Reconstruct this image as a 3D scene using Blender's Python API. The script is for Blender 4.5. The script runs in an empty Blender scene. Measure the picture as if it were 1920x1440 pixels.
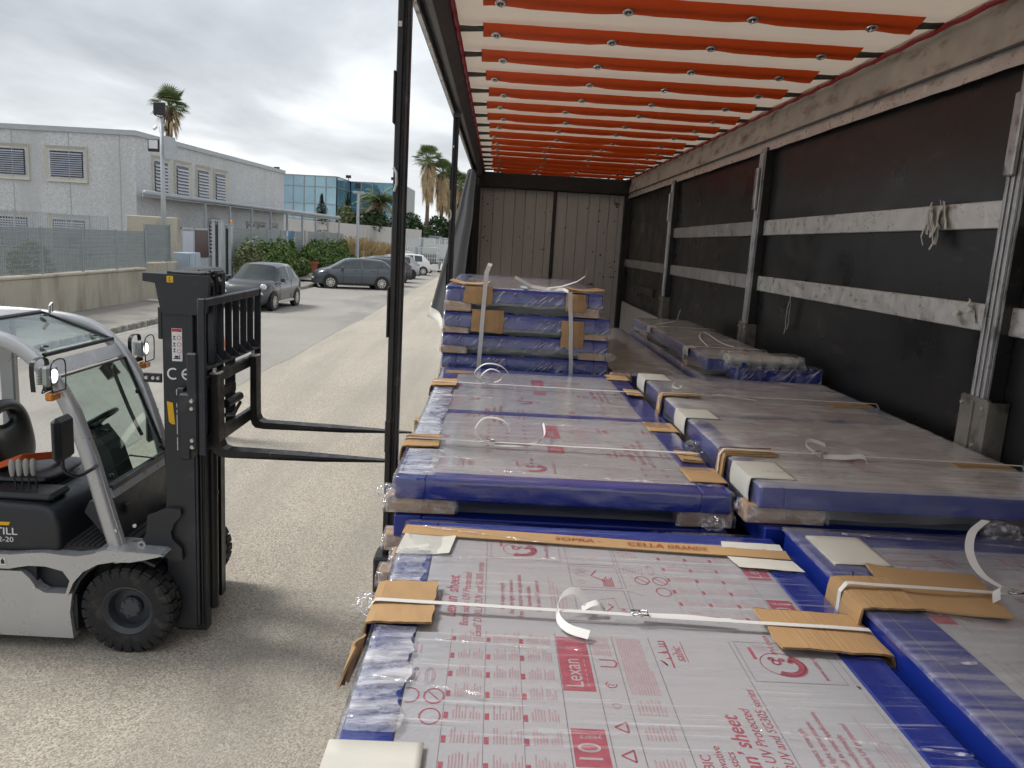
import bpy, bmesh, math, random
from mathutils import Vector, Matrix, noise as mnoise
random.seed(7)
PI = math.pi; R = math.radians
sc = bpy.context.scene
COL = sc.collection

# ------------------------------------------------------------------ camera
CAM = Vector((0, 0, 2.6)); FPX = 1455.0
yaw, pitch, roll = R(1.6), R(10.2), R(3.36)
fw = Vector((math.sin(yaw)*math.cos(pitch), math.cos(yaw)*math.cos(pitch), -math.sin(pitch)))
rt = Vector((math.cos(yaw), -math.sin(yaw), 0)); up = rt.cross(fw)
rt2 = math.cos(roll)*rt + math.sin(roll)*up; up2 = -math.sin(roll)*rt + math.cos(roll)*up
cd = bpy.data.cameras.new('camera'); cam = bpy.data.objects.new('camera', cd); COL.objects.link(cam)
m = Matrix((rt2, up2, -fw)).transposed().to_4x4(); m.translation = CAM; cam.matrix_world = m
cd.sensor_fit = 'HORIZONTAL'; cd.sensor_width = 36.0; cd.lens = FPX/1920*36; cd.clip_start = 0.05; cd.clip_end = 3000
sc.camera = cam

# ------------------------------------------------------------------ sky, sun, exposure
SUN_EL, SUN_AZ = R(52), R(285)          # azimuth clockwise from +Y: sun veiled by cloud, high over the forklift side
w = bpy.data.worlds.new('World'); sc.world = w; w.use_nodes = True
nt = w.node_tree; N = nt.nodes; L = nt.links; N.clear()
wo = N.new('ShaderNodeOutputWorld'); bg = N.new('ShaderNodeBackground'); L.new(bg.outputs[0], wo.inputs[0])
sky = N.new('ShaderNodeTexSky'); sky.sky_type = 'NISHITA'; sky.sun_disc = False
sky.sun_elevation = SUN_EL; sky.sun_rotation = SUN_AZ; sky.air_density = 1.2; sky.dust_density = 3
tc = N.new('ShaderNodeTexCoord'); sp = N.new('ShaderNodeSeparateXYZ'); L.new(tc.outputs['Generated'], sp.inputs[0])
def mth(op, a, b=None, c=None):
    n = N.new('ShaderNodeMath'); n.operation = op
    for i, v in enumerate((a, b, c)):
        if v is None: continue
        if isinstance(v, (int, float)): n.inputs[i].default_value = v
        else: L.new(v, n.inputs[i])
    return n.outputs[0]
zc = mth('MAXIMUM', sp.outputs[2], 0.0); den = mth('ADD', zc, 0.16)
cx = mth('DIVIDE', sp.outputs[0], den); cy = mth('DIVIDE', sp.outputs[1], den)
cb = N.new('ShaderNodeCombineXYZ'); L.new(cx, cb.inputs[0]); L.new(cy, cb.inputs[1])
n1 = N.new('ShaderNodeTexNoise'); n1.inputs['Scale'].default_value = 0.62; n1.inputs['Detail'].default_value = 9; n1.inputs['Roughness'].default_value = 0.52; n1.inputs['Distortion'].default_value = 0.35
L.new(cb.outputs[0], n1.inputs['Vector'])
rp = N.new('ShaderNodeValToRGB'); L.new(n1.outputs[0], rp.inputs[0])
e = rp.color_ramp.elements
e[0].position = 0.36; e[0].color = (0.215, 0.23, 0.26, 1)
e[1].position = 0.64; e[1].color = (0.76, 0.77, 0.785, 1)
el = e.new(0.49); el.color = (0.385, 0.405, 0.43, 1)
# thinner, brighter cloud towards the horizon, as under a broken overcast
hz = mth('POWER', mth('SUBTRACT', 1.0, zc), 9.0)
mxh = N.new('ShaderNodeMix'); mxh.data_type = 'RGBA'
L.new(mth('MULTIPLY', hz, 0.6), mxh.inputs[0]); L.new(rp.outputs[0], mxh.inputs[6]); mxh.inputs[7].default_value = (0.80, 0.82, 0.84, 1)
skm = N.new('ShaderNodeMix'); skm.data_type = 'RGBA'; skm.blend_type = 'MULTIPLY'; skm.inputs[0].default_value = 1
L.new(sky.outputs[0], skm.inputs[6]); skm.inputs[7].default_value = (0.10, 0.10, 0.10, 1)
fin = N.new('ShaderNodeMix'); fin.data_type = 'RGBA'; fin.inputs[0].default_value = 0.9
L.new(skm.outputs[2], fin.inputs[6]); L.new(mxh.outputs[2], fin.inputs[7])
L.new(fin.outputs[2], bg.inputs[0]); bg.inputs[1].default_value = 1.0
sd = bpy.data.lights.new('sun', 'SUN'); sd.energy = 1.5; sd.angle = R(14); sd.color = (1.0, 0.97, 0.93)
sun = bpy.data.objects.new('sun', sd); COL.objects.link(sun)
sdir = Vector((math.sin(SUN_AZ)*math.cos(SUN_EL), math.cos(SUN_AZ)*math.cos(SUN_EL), math.sin(SUN_EL)))
sun.rotation_euler = sdir.to_track_quat('Z', 'Y').to_euler(); sun.location = (-20, 5, 30)
vs = sc.view_settings; vs.view_transform = 'Standard'; vs.look = 'None'; vs.gamma = 1; vs.use_curve_mapping = False; vs.exposure = 0.78
sc.cycles.adaptive_threshold = 0.03; sc.cycles.max_bounces = 6; sc.cycles.diffuse_bounces = 3; sc.cycles.glossy_bounces = 2; sc.cycles.transmission_bounces = 3; sc.cycles.transparent_max_bounces = 8; sc.cycles.caustics_reflective = False; sc.cycles.caustics_refractive = False; sc.cycles.use_fast_gi = False

# ------------------------------------------------------------------ materials
MATS = {}
def pm(name, col, rough=0.5, metal=0.0, var=0.12, scale=4.0, bump=0.0, bscale=60.0, stretch=(1, 1, 1), spec=0.5,
       col2=None, t0=0.55, t1=0.7, s2=3.0, st2=(1, 1, 1), rnd=0.0, rvar=0.0, coat=0.0, emit=None, estr=0.0, trans=0.0, alpha=1.0, spk=None, spks=120.0):
    """principled surface: noise-varied base colour, optional second colour in patches (wear/dirt), speckle and bump"""
    mt = bpy.data.materials.new(name); mt.use_nodes = True; MATS[name] = mt
    nt = mt.node_tree; n = nt.nodes; l = nt.links
    b = n['Principled BSDF']
    tc = n.new('ShaderNodeTexCoord')
    def mapped(s):
        mp = n.new('ShaderNodeMapping'); mp.inputs['Scale'].default_value = s; l.new(tc.outputs['Object'], mp.inputs[0]); return mp.outputs[0]
    def nz(s, det, vec, ro=0.55):
        x = n.new('ShaderNodeTexNoise'); x.inputs['Scale'].default_value = s; x.inputs['Detail'].default_value = det; x.inputs['Roughness'].default_value = ro; l.new(vec, x.inputs['Vector']); return x.outputs[0]
    def rng(v, a, bb, c, d):
        x = n.new('ShaderNodeMapRange'); l.new(v, x.inputs[0])
        for i, q in enumerate((a, bb, c, d)): x.inputs[i+1].default_value = q
        return x.outputs[0]
    def mix(f, a, bb, mode='MIX'):
        x = n.new('ShaderNodeMix'); x.data_type = 'RGBA'; x.blend_type = mode
        for i, q in ((0, f), (6, a), (7, bb)):
            if hasattr(q, 'is_linked') or hasattr(q, 'links'): l.new(q, x.inputs[i])
            elif isinstance(q, (int, float)): x.inputs[i].default_value = q
            else: x.inputs[i].default_value = (*q, 1)
        return x.outputs[2]
    v = mapped(stretch)
    base = nz(scale, 5, v)
    c = mix(rng(base, 0.25, 0.75, 0, 1), tuple(x*(1-var) for x in col), tuple(min(1, x*(1+var)) for x in col))
    if spk:
        vo = n.new('ShaderNodeTexVoronoi'); vo.inputs['Scale'].default_value = spks; l.new(mapped((1, 1, 1)), vo.inputs['Vector'])
        bw = n.new('ShaderNodeRGBToBW'); l.new(vo.outputs['Color'], bw.inputs[0])
        c = mix(spk, c, mix(1.0, c, mix(bw.outputs[0], (0.25, 0.24, 0.22), (1.75, 1.72, 1.66)), 'MULTIPLY'))
    if col2:
        c = mix(rng(nz(s2, 7, mapped(st2), 0.62), t0, t1, 0, 1), c, col2)
    if rnd:
        oi = n.new('ShaderNodeObjectInfo')
        g = rng(oi.outputs['Random'], 0, 1, 1-rnd, 1+rnd)
        cbn = n.new('ShaderNodeCombineColor'); [l.new(g, cbn.inputs[i]) for i in range(3)]
        c = mix(1.0, c, cbn.outputs[0], 'MULTIPLY')
    l.new(c, b.inputs['Base Color'])
    b.inputs['Metallic'].default_value = metal; b.inputs['Specular IOR Level'].default_value = spec
    if rvar: l.new(rng(nz(scale*2.3, 4, v), 0.3, 0.7, max(0.03, rough-rvar), min(1, rough+rvar)), b.inputs['Roughness'])
    else: b.inputs['Roughness'].default_value = rough
    if coat: b.inputs['Coat Weight'].default_value = coat; b.inputs['Coat Roughness'].default_value = 0.05
    if bump:
        bp = n.new('ShaderNodeBump'); bp.inputs['Strength'].default_value = min(1, bump); bp.inputs['Distance'].default_value = 0.01
        l.new(nz(bscale, 4, v), bp.inputs['Height']); l.new(bp.outputs[0], b.inputs['Normal'])
    if emit: b.inputs['Emission Color'].default_value = (*emit, 1); b.inputs['Emission Strength'].default_value = estr
    if trans: b.inputs['Transmission Weight'].default_value = trans
    if alpha < 1: b.inputs['Alpha'].default_value = alpha
    return mt
def two_sided(n, l, fr, ior):
    """a thin sheet reflects alike from both faces"""
    ge = n.new('ShaderNodeNewGeometry'); mr = n.new('ShaderNodeMapRange'); l.new(ge.outputs['Backfacing'], mr.inputs[0]); mr.inputs[3].default_value = ior; mr.inputs[4].default_value = 1/ior; l.new(mr.outputs[0], fr.inputs[0])
def thin_glass(name, tint, refl=0.12, rough=0.03):
    mt = bpy.data.materials.new(name); mt.use_nodes = True; n = mt.node_tree.nodes; l = mt.node_tree.links; n.clear(); MATS[name] = mt
    o = n.new('ShaderNodeOutputMaterial'); t = n.new('ShaderNodeBsdfTransparent'); g = n.new('ShaderNodeBsdfGlossy'); mx = n.new('ShaderNodeMixShader')
    fr = n.new('ShaderNodeFresnel'); two_sided(n, l, fr, 1.5)
    ad = n.new('ShaderNodeMath'); ad.operation = 'ADD'; ad.inputs[1].default_value = refl; l.new(fr.outputs[0], ad.inputs[0])
    t.inputs[0].default_value = (*tint, 1); g.inputs['Roughness'].default_value = rough; g.inputs[0].default_value = (0.9, 0.95, 0.95, 1)
    l.new(ad.outputs[0], mx.inputs[0]); l.new(t.outputs[0], mx.inputs[1]); l.new(g.outputs[0], mx.inputs[2]); l.new(mx.outputs[0], o.inputs[0]); return mt
def film_mat(name, lo, hi, sv=(2.0, 30.0, 16.0), rot=(0, 0, 0), rough=0.06, bumpd=0.25, haze=(0.86, 0.86, 0.9), t0=0.50, t1=0.78, ior=1.9, dust=False):
    """clear stretch film: mostly transparent, milky where folded into fine streaks, glossy and wrinkled"""
    mt = bpy.data.materials.new(name); mt.use_nodes = True; n = mt.node_tree.nodes; l = mt.node_tree.links; n.clear(); MATS[name] = mt
    o = n.new('ShaderNodeOutputMaterial'); tc = n.new('ShaderNodeTexCoord')
    def nz(sv, s, d, rot, dist=0.0):
        mp = n.new('ShaderNodeMapping'); mp.vector_type = 'TEXTURE'; mp.inputs['Scale'].default_value = tuple(1/q for q in sv); mp.inputs['Rotation'].default_value = rot; l.new(tc.outputs['Object'], mp.inputs[0])
        x = n.new('ShaderNodeTexNoise'); x.inputs['Scale'].default_value = s; x.inputs['Detail'].default_value = d; x.inputs['Roughness'].default_value = 0.62; x.inputs['Distortion'].default_value = dist
        l.new(mp.outputs[0], x.inputs['Vector']); return x.outputs[0]
    a = nz(sv, 1.0, 5, rot, 0.3); b2 = nz((1, 1, 1), 3.0, 2, (0, 0, 0), 0.6)
    mr = n.new('ShaderNodeMapRange'); l.new(a, mr.inputs[0])
    for i, q in enumerate((t0, t1, lo, hi)): mr.inputs[i+1].default_value = q
    ml = n.new('ShaderNodeMath'); ml.operation = 'MULTIPLY'; l.new(mr.outputs[0], ml.inputs[0])
    mr2 = n.new('ShaderNodeMapRange'); l.new(b2, mr2.inputs[0])
    for i, q in enumerate((0.3, 0.7, 0.35, 1.6)): mr2.inputs[i+1].default_value = q
    l.new(mr2.outputs[0], ml.inputs[1])
    if dust:                                           # dust settles on what faces up
        ge = n.new('ShaderNodeNewGeometry'); sx = n.new('ShaderNodeSeparateXYZ'); l.new(ge.outputs['True Normal'], sx.inputs[0]); ab = n.new('ShaderNodeMath'); ab.operation = 'ABSOLUTE'; l.new(sx.outputs[2], ab.inputs[0])
        dm = n.new('ShaderNodeMapRange'); l.new(ab.outputs[0], dm.inputs[0]); dm.inputs[3].default_value = 0.22; dm.inputs[4].default_value = 1.0; m0 = n.new('ShaderNodeMath'); m0.operation = 'MULTIPLY'; l.new(ml.outputs[0], m0.inputs[0]); l.new(dm.outputs[0], m0.inputs[1]); ml = m0
    wr = nz((5, 9, 9), 1.0, 3, (0, 0, 0.5), 1.2); sm = n.new('ShaderNodeMath'); sm.operation = 'MULTIPLY_ADD'; l.new(wr, sm.inputs[0]); sm.inputs[1].default_value = 2.2; l.new(a, sm.inputs[2])
    bp = n.new('ShaderNodeBump'); bp.inputs['Strength'].default_value = bumpd; bp.inputs['Distance'].default_value = 0.01; l.new(sm.outputs[0], bp.inputs['Height'])
    t = n.new('ShaderNodeBsdfTransparent'); d = n.new('ShaderNodeBsdfDiffuse'); d.inputs[0].default_value = (*haze, 1)
    g = n.new('ShaderNodeBsdfGlossy'); g.inputs['Roughness'].default_value = rough; g.inputs[0].default_value = (1, 1, 1, 1); l.new(bp.outputs[0], g.inputs['Normal'])
    fr = n.new('ShaderNodeFresnel'); two_sided(n, l, fr, ior); l.new(bp.outputs[0], fr.inputs['Normal'])
    m1 = n.new('ShaderNodeMixShader'); l.new(ml.outputs[0], m1.inputs[0]); l.new(t.outputs[0], m1.inputs[1]); l.new(d.outputs[0], m1.inputs[2])
    m2 = n.new('ShaderNodeMixShader'); l.new(fr.outputs[0], m2.inputs[0]); l.new(m1.outputs[0], m2.inputs[1]); l.new(g.outputs[0], m2.inputs[2])
    l.new(m2.outputs[0], o.inputs[0]); return mt
def cloth_mat(name, col, tl, var=0.08, scale=3.0, rough=0.6, col2=None):
    """tarpaulin that lets daylight through"""
    mt = pm(name, col, rough, var=var, scale=scale, bump=0.25, bscale=9, col2=col2, t0=0.6, t1=0.8, s2=2.5)
    n = mt.node_tree.nodes; l = mt.node_tree.links; o = n['Material Output']; b = n['Principled BSDF']
    t = n.new('ShaderNodeBsdfTranslucent'); t.inputs[0].default_value = (*col, 1)
    mx = n.new('ShaderNodeMixShader'); mx.inputs[0].default_value = tl
    l.new(b.outputs[0], mx.inputs[1]); l.new(t.outputs[0], mx.inputs[2]); l.new(mx.outputs[0], o.inputs[0]); return mt

# ------------------------------------------------------------------ building helpers
ORG = {}
def tag(o, label=None, cat=None, group=None, kind=None):
    if label: o['label'] = label
    if cat: o['category'] = cat
    if group: o['group'] = group
    if kind: o['kind'] = kind
    return o
def thing(name, label, cat, loc=(0, 0, 0), rz=0.0, group=None):
    o = bpy.data.objects.new(name, None); COL.objects.link(o); o.empty_display_size = 0.1
    o.location = loc; o.rotation_euler = (0, 0, rz)
    ORG[o.name] = (Vector((0, 0, 0)) if rz else Vector(loc))      # rotated things are built in their own coordinates
    return tag(o, label, cat, group)
class MB:
    def __init__(s): s.v = []; s.f = []
    def add(s, vs, fs):
        k = len(s.v); s.v += [tuple(p) for p in vs]; s.f += [tuple(i+k for i in f) for f in fs]; return s
    def box(s, x0, x1, y0, y1, z0, z1, c=0.0, M=None):
        if x0 > x1: x0, x1 = x1, x0
        if y0 > y1: y0, y1 = y1, y0
        if z0 > z1: z0, z1 = z1, z0
        c = min(c, (x1-x0)*0.45, (y1-y0)*0.45, (z1-z0)*0.45)
        if c <= 0:
            vs = [(x, y, z) for z in (z0, z1) for y in (y0, y1) for x in (x0, x1)]
            fs = [(0, 2, 3, 1), (4, 5, 7, 6), (0, 1, 5, 4), (2, 6, 7, 3), (0, 4, 6, 2), (1, 3, 7, 5)]
        else:
            P = {}; vs = []; X = (x0, x1); Y = (y0, y1); Z = (z0, z1); S = (1, -1)
            for i in (0, 1):
                for j in (0, 1):
                    for k in (0, 1):
                        for a in (0, 1, 2):
                            p = [X[i]+S[i]*c, Y[j]+S[j]*c, Z[k]+S[k]*c]; p[a] = (X[i], Y[j], Z[k])[a]
                            P[i, j, k, a] = len(vs); vs.append(tuple(p))
            fs = []
            for i in (0, 1):
                q = [P[i, 0, 0, 0], P[i, 1, 0, 0], P[i, 1, 1, 0], P[i, 0, 1, 0]]; fs.append(q if i else q[::-1])
                q = [P[0, i, 0, 1], P[1, i, 0, 1], P[1, i, 1, 1], P[0, i, 1, 1]]; fs.append(q[::-1] if i else q)
                q = [P[0, 0, i, 2], P[1, 0, i, 2], P[1, 1, i, 2], P[0, 1, i, 2]]; fs.append(q if i else q[::-1])
            for i in (0, 1):
                for j in (0, 1):
                    q = [P[i, j, 0, 0], P[i, j, 0, 1], P[i, j, 1, 1], P[i, j, 1, 0]]; fs.append(q if (i+j) % 2 == 0 else q[::-1])
                    q = [P[i, 0, j, 0], P[i, 1, j, 0], P[i, 1, j, 2], P[i, 0, j, 2]]; fs.append(q if (i+j) % 2 == 0 else q[::-1])
                    q = [P[0, i, j, 1], P[1, i, j, 1], P[1, i, j, 2], P[0, i, j, 2]]; fs.append(q[::-1] if (i+j) % 2 == 0 else q)
                    for k in (0, 1):
                        q = [P[i, j, k, 0], P[i, j, k, 1], P[i, j, k, 2]]; fs.append(q if (i+j+k) % 2 else q[::-1])
        if M is not None: vs = [M @ Vector(p) for p in vs]
        return s.add(vs, fs)
    def prism(s, poly, a0, a1, ax='y'):
        """polygon (2D list) extruded along an axis: ax y -> poly is (x,z); x -> (y,z); z -> (x,y)"""
        n = len(poly)
        f = {'y': lambda p, a: (p[0], a, p[1]), 'x': lambda p, a: (a, p[0], p[1]), 'z': lambda p, a: (p[0], p[1], a)}[ax]
        vs = [f(p, a0) for p in poly]+[f(p, a1) for p in poly]
        fs = [tuple(range(n)), tuple(range(2*n-1, n-1, -1))]+[(i, i+n, (i+1) % n+n, (i+1) % n) for i in range(n)]
        return s.add(vs, fs)
    def tube(s, pts, r, seg=8, caps=True, rx=None):
        pts = [Vector(p) for p in pts]; rs = r if isinstance(r, (list, tuple)) else [r]*len(pts); k0 = len(s.v); vs = []; fs = []
        ref = None
        for i, p in enumerate(pts):
            d = (pts[min(i+1, len(pts)-1)]-pts[max(i-1, 0)]).normalized()
            if ref is None:
                ref = Vector((0, 0, 1)) if abs(d.z) < 0.9 else Vector((1, 0, 0))
            a = (ref-d*ref.dot(d)).normalized(); ref = a; b = d.cross(a)
            for q in range(seg):
                t = 2*PI*q/seg; vs.append(p+a*math.cos(t)*rs[i]+b*math.sin(t)*rs[i]*(rx or 1))
        for i in range(len(pts)-1):
            for q in range(seg):
                fs.append((i*seg+q, i*seg+(q+1) % seg, (i+1)*seg+(q+1) % seg, (i+1)*seg+q))
        if caps: fs += [tuple(range(seg))[::-1], tuple(range((len(pts)-1)*seg, len(pts)*seg))]
        return s.add(vs, fs)
    def lathe(s, prof, c, ax='y', seg=32):
        """profile of (radius, along) turned round an axis through c"""
        c = Vector(c); n = len(prof); vs = []; fs = []
        for q in range(seg):
            t = 2*PI*q/seg
            for r, a in prof:
                u, v2 = r*math.cos(t), r*math.sin(t)
                vs.append(c+Vector({'y': (u, a, v2), 'z': (u, v2, a), 'x': (a, u, v2)}[ax]))
        for q in range(seg):
            for i in range(n-1):
                fs.append((q*n+i, q*n+i+1, ((q+1) % seg)*n+i+1, ((q+1) % seg)*n+i))
        return s.add(vs, fs)
    def ribbon(s, pts, wv, th=0.001):
        """flat band following pts, wv = half-width vector (constant or list), with thickness"""
        pts = [Vector(p) for p in pts]; n = len(pts); W = wv if isinstance(wv, list) else [Vector(wv)]*n; vs = []; fs = []
        for i, p in enumerate(pts):
            d = (pts[min(i+1, n-1)]-pts[max(i-1, 0)]).normalized(); nn = d.cross(W[i]).normalized()*th
            vs += [p-W[i]-nn, p+W[i]-nn, p+W[i]+nn, p-W[i]+nn]
        for i in range(n-1):
            for q in range(4): fs.append((i*4+q, i*4+(q+1) % 4, (i+1)*4+(q+1) % 4, (i+1)*4+q))
        fs += [(3, 2, 1, 0), tuple((n-1)*4+q for q in range(4))]
        return s.add(vs, fs)
    def grid(s, nu, nv, fn):
        vs = [fn(i/nu, j/nv) for j in range(nv+1) for i in range(nu+1)]
        fs = [(j*(nu+1)+i, j*(nu+1)+i+1, (j+1)*(nu+1)+i+1, (j+1)*(nu+1)+i) for j in range(nv) for i in range(nu)]
        return s.add(vs, fs)
    def build(s, name, mt, parent=None, smooth=False, org=None, sharp=None):
        o0 = ORG[parent.name] if parent is not None else (Vector(org) if org is not None else None)
        if parent is None and org is None:
            xs, ys, zs = zip(*s.v); o0 = Vector(((min(xs)+max(xs))/2, (min(ys)+max(ys))/2, min(zs)))
        me = bpy.data.meshes.new(name); me.from_pydata([(p[0]-o0.x, p[1]-o0.y, p[2]-o0.z) for p in s.v], [], s.f); me.update()
        me.materials.append(mt if not isinstance(mt, str) else MATS[mt])
        bm = bmesh.new(); bm.from_mesh(me); bmesh.ops.recalc_face_normals(bm, faces=bm.faces) if len(s.f) < 60000 else None; bm.to_mesh(me); bm.free()
        if smooth:
            me.polygons.foreach_set('use_smooth', [True]*len(me.polygons))
            if sharp: me.set_sharp_from_angle(angle=R(sharp))
        o = bpy.data.objects.new(name, me); COL.objects.link(o)
        if parent is not None:
            o.parent = parent; ORG[o.name] = o0
        else:
            o.location = o0; ORG[o.name] = o0
        return o
def copy_tree(o, parent=None):
    c = o.copy(); COL.objects.link(c)
    ORG[c.name] = ORG.get(o.name, Vector((0, 0, 0)))
    if parent is not None: c.parent = parent
    for ch in list(o.children): copy_tree(ch, c)
    return c
def solid(o, t, off=0):
    md = o.modifiers.new('thickness', 'SOLIDIFY'); md.thickness = t; md.offset = off; return o
_tx = {}
def text_mesh(body, size=1.0, shear=0.0, bold=0.0, space=1.0):
    """flat letter outlines as (verts, faces), origin at the left of the baseline"""
    key = (body, shear, bold, space)
    if key not in _tx:
        cu = bpy.data.curves.new('lettering', 'FONT'); cu.body = body; cu.size = 1.0; cu.shear = shear; cu.offset = bold; cu.resolution_u = 3; cu.space_character = space
        ob = bpy.data.objects.new('lettering', cu); COL.objects.link(ob)
        dg = bpy.context.evaluated_depsgraph_get(); ev = ob.evaluated_get(dg); me = ev.to_mesh()
        _tx[key] = ([tuple(v.co) for v in me.vertices], [tuple(p.vertices) for p in me.polygons])
        ev.to_mesh_clear(); bpy.data.objects.remove(ob); bpy.data.curves.remove(cu)
    vs, fs = _tx[key]
    return [(x*size, y*size) for x, y, z in vs], fs
def put_text(mb, body, o, ex, ey, size, **k):
    """letters in the plane of ex (reading direction) and ey (up), starting at o"""
    o = Vector(o); ex = Vector(ex); ey = Vector(ey); sx = k.pop('sx', 1.0)
    vs, fs = text_mesh(body, size, **k)
    mb.add([o+ex*x*sx+ey*y for x, y in vs], fs)
def nz3(x, y, z=0.0): return mnoise.noise(Vector((x, y, z)))
# ------------------------------------------------------------------ material library
pm('chip_asphalt', (0.455, 0.418, 0.357), 0.9, var=0.10, scale=0.35, bump=0.6, bscale=70, spk=0.72, spks=108, col2=(0.345, 0.318, 0.275), t0=0.44, t1=0.76, s2=0.7, st2=(2.2, 0.16, 1), spec=0.25)
pm('smooth_asphalt', (0.34, 0.325, 0.295), 0.85, var=0.12, scale=0.3, bump=0.3, bscale=90, spk=0.3, spks=90, col2=(0.20, 0.19, 0.175), t0=0.5, t1=0.7, s2=0.35, st2=(1, 0.3, 1), spec=0.3)
pm('pavement', (0.27, 0.255, 0.225), 0.9, var=0.14, scale=0.6, bump=0.3, bscale=60, spk=0.25, spks=70, col2=(0.17, 0.165, 0.145), t0=0.5, t1=0.66, s2=0.9)
pm('kerb_stone', (0.33, 0.31, 0.27), 0.9, var=0.15, scale=3, bump=0.5, bscale=25, col2=(0.16, 0.15, 0.13), t0=0.48, t1=0.62, s2=5, rnd=0.12)
pm('road_paint', (0.50, 0.48, 0.43), 0.8, var=0.15, scale=4, col2=(0.28, 0.27, 0.24), t0=0.42, t1=0.6, s2=9)
pm('concrete_wall', (0.46, 0.42, 0.34), 0.9, var=0.10, scale=1.2, bump=0.3, bscale=30, col2=(0.27, 0.24, 0.18), t0=0.5, t1=0.68, s2=1.4, st2=(1, 1, 0.22))
pm('pale_wall', (0.56, 0.54, 0.51), 0.9, var=0.08, scale=0.5, col2=(0.36, 0.34, 0.32), t0=0.5, t1=0.7, s2=0.8, st2=(1, 1, 0.12))
pm('pebble_panel', (0.57, 0.585, 0.595), 0.9, var=0.05, scale=0.4, bump=0.3, bscale=22, spk=0.26, spks=17, col2=(0.46, 0.465, 0.465), t0=0.52, t1=0.75, s2=0.5, st2=(1, 1, 0.10), spec=0.2)
pm('cream_trim', (0.55, 0.53, 0.46), 0.8, var=0.05)
pm('grey_metal', (0.42, 0.45, 0.47), 0.5, metal=0.2, var=0.08)
pm('galv_fence', (0.33, 0.365, 0.37), 0.6, metal=0.3, var=0.08)
pm('gate_blue', (0.36, 0.43, 0.50), 0.5, var=0.06)
pm('dark_opening', (0.035, 0.035, 0.04), 0.25, var=0.2)
pm('louvre', (0.50, 0.53, 0.60), 0.4, metal=0.2, var=0.04)
pm('maroon_panel', (0.055, 0.012, 0.014), 0.4)
pm('terracotta', (0.33, 0.09, 0.05), 0.8)
pm('trunk_bark', (0.16, 0.115, 0.08), 0.95, var=0.3, scale=6, stretch=(1, 1, 0.3))
pm('palm_green', (0.15, 0.20, 0.075), 0.6, var=0.35, scale=2.5)
pm('palm_dry', (0.50, 0.38, 0.22), 0.9, var=0.3, scale=3)
pm('leaf_dark', (0.035, 0.07, 0.022), 0.6, var=0.45, scale=1.6)
pm('leaf_mid', (0.10, 0.165, 0.035), 0.6, var=0.4, scale=2.5)
pm('leaf_pale', (0.17, 0.20, 0.09), 0.6, var=0.3, scale=3)
pm('leaf_conifer', (0.035, 0.065, 0.04), 0.7, var=0.3, scale=2)
pm('reed_dry', (0.34, 0.25, 0.12), 0.9, var=0.3, scale=3)
# trailer
pm('tarp_edge', (0.50, 0.47, 0.41), 0.6)
cloth_mat('roof_tarp', (0.58, 0.485, 0.385), 0.34, col2=(0.74, 0.64, 0.52))
cloth_mat('flap_orange', (0.74, 0.10, 0.016), 0.46, var=0.16, scale=5, col2=(0.50, 0.065, 0.014))
cloth_mat('curtain_grey', (0.026, 0.028, 0.030), 0.02, var=0.15, rough=0.75)
pm('webbing_dark', (0.07, 0.065, 0.05), 0.9, var=0.3, scale=30)
pm('cord_red', (0.32, 0.012, 0.02), 0.5)
pm('eyelet_steel', (0.62, 0.61, 0.58), 0.28, metal=0.9)
pm('alu', (0.50, 0.50, 0.50), 0.42, metal=0.75, var=0.16, scale=5, rvar=0.15, bump=0.12, bscale=14, col2=(0.20, 0.19, 0.18), t0=0.56, t1=0.70, s2=7, st2=(1, 2.2, 1))
pm('alu_bright', (0.68, 0.67, 0.64), 0.40, metal=0.55, var=0.14, scale=7, rvar=0.18, bump=0.6, bscale=7, col2=(0.30, 0.28, 0.25), t0=0.58, t1=0.72, s2=9, st2=(1, 0.6, 1.5))
pm('alu_scuffed', (0.50, 0.475, 0.43), 0.55, metal=0.25, var=0.16, scale=4, rvar=0.15, bump=0.15, bscale=12, col2=(0.22, 0.16, 0.13), t0=0.52, t1=0.68, s2=3.2, st2=(1, 1.0, 2.5))
pm('foot_metal', (0.26, 0.245, 0.22), 0.5, metal=0.5, var=0.2, scale=6, rvar=0.15, col2=(0.09, 0.08, 0.07), t0=0.50, t1=0.66, s2=7)
pm('film_ply', (0.017, 0.017, 0.0175), 0.34, var=0.25, scale=1.2, rvar=0.10, bump=0.05, bscale=40, col2=(0.050, 0.048, 0.046), t0=0.60, t1=0.74, s2=3.0, st2=(1, 0.8, 3))
pm('dark_rail', (0.10, 0.10, 0.10), 0.5, metal=0.4, var=0.25, scale=4, col2=(0.20, 0.19, 0.17), t0=0.6, t1=0.75, s2=6)
pm('black_post', (0.022, 0.021, 0.021), 0.38, metal=0.2, var=0.3, scale=8, rvar=0.12, col2=(0.08, 0.055, 0.045), t0=0.62, t1=0.72, s2=16)
pm('head_plank', (0.62, 0.61, 0.595), 0.8, var=0.06, scale=5, bump=0.15, bscale=18, stretch=(4, 1, 0.5), col2=(0.10, 0.085, 0.07), t0=0.63, t1=0.72, s2=6, st2=(1, 1, 1.8), rnd=0.05)
pm('deck_wood', (0.17, 0.12, 0.08), 0.8, var=0.25, scale=3, stretch=(5, 0.5, 1))
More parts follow.
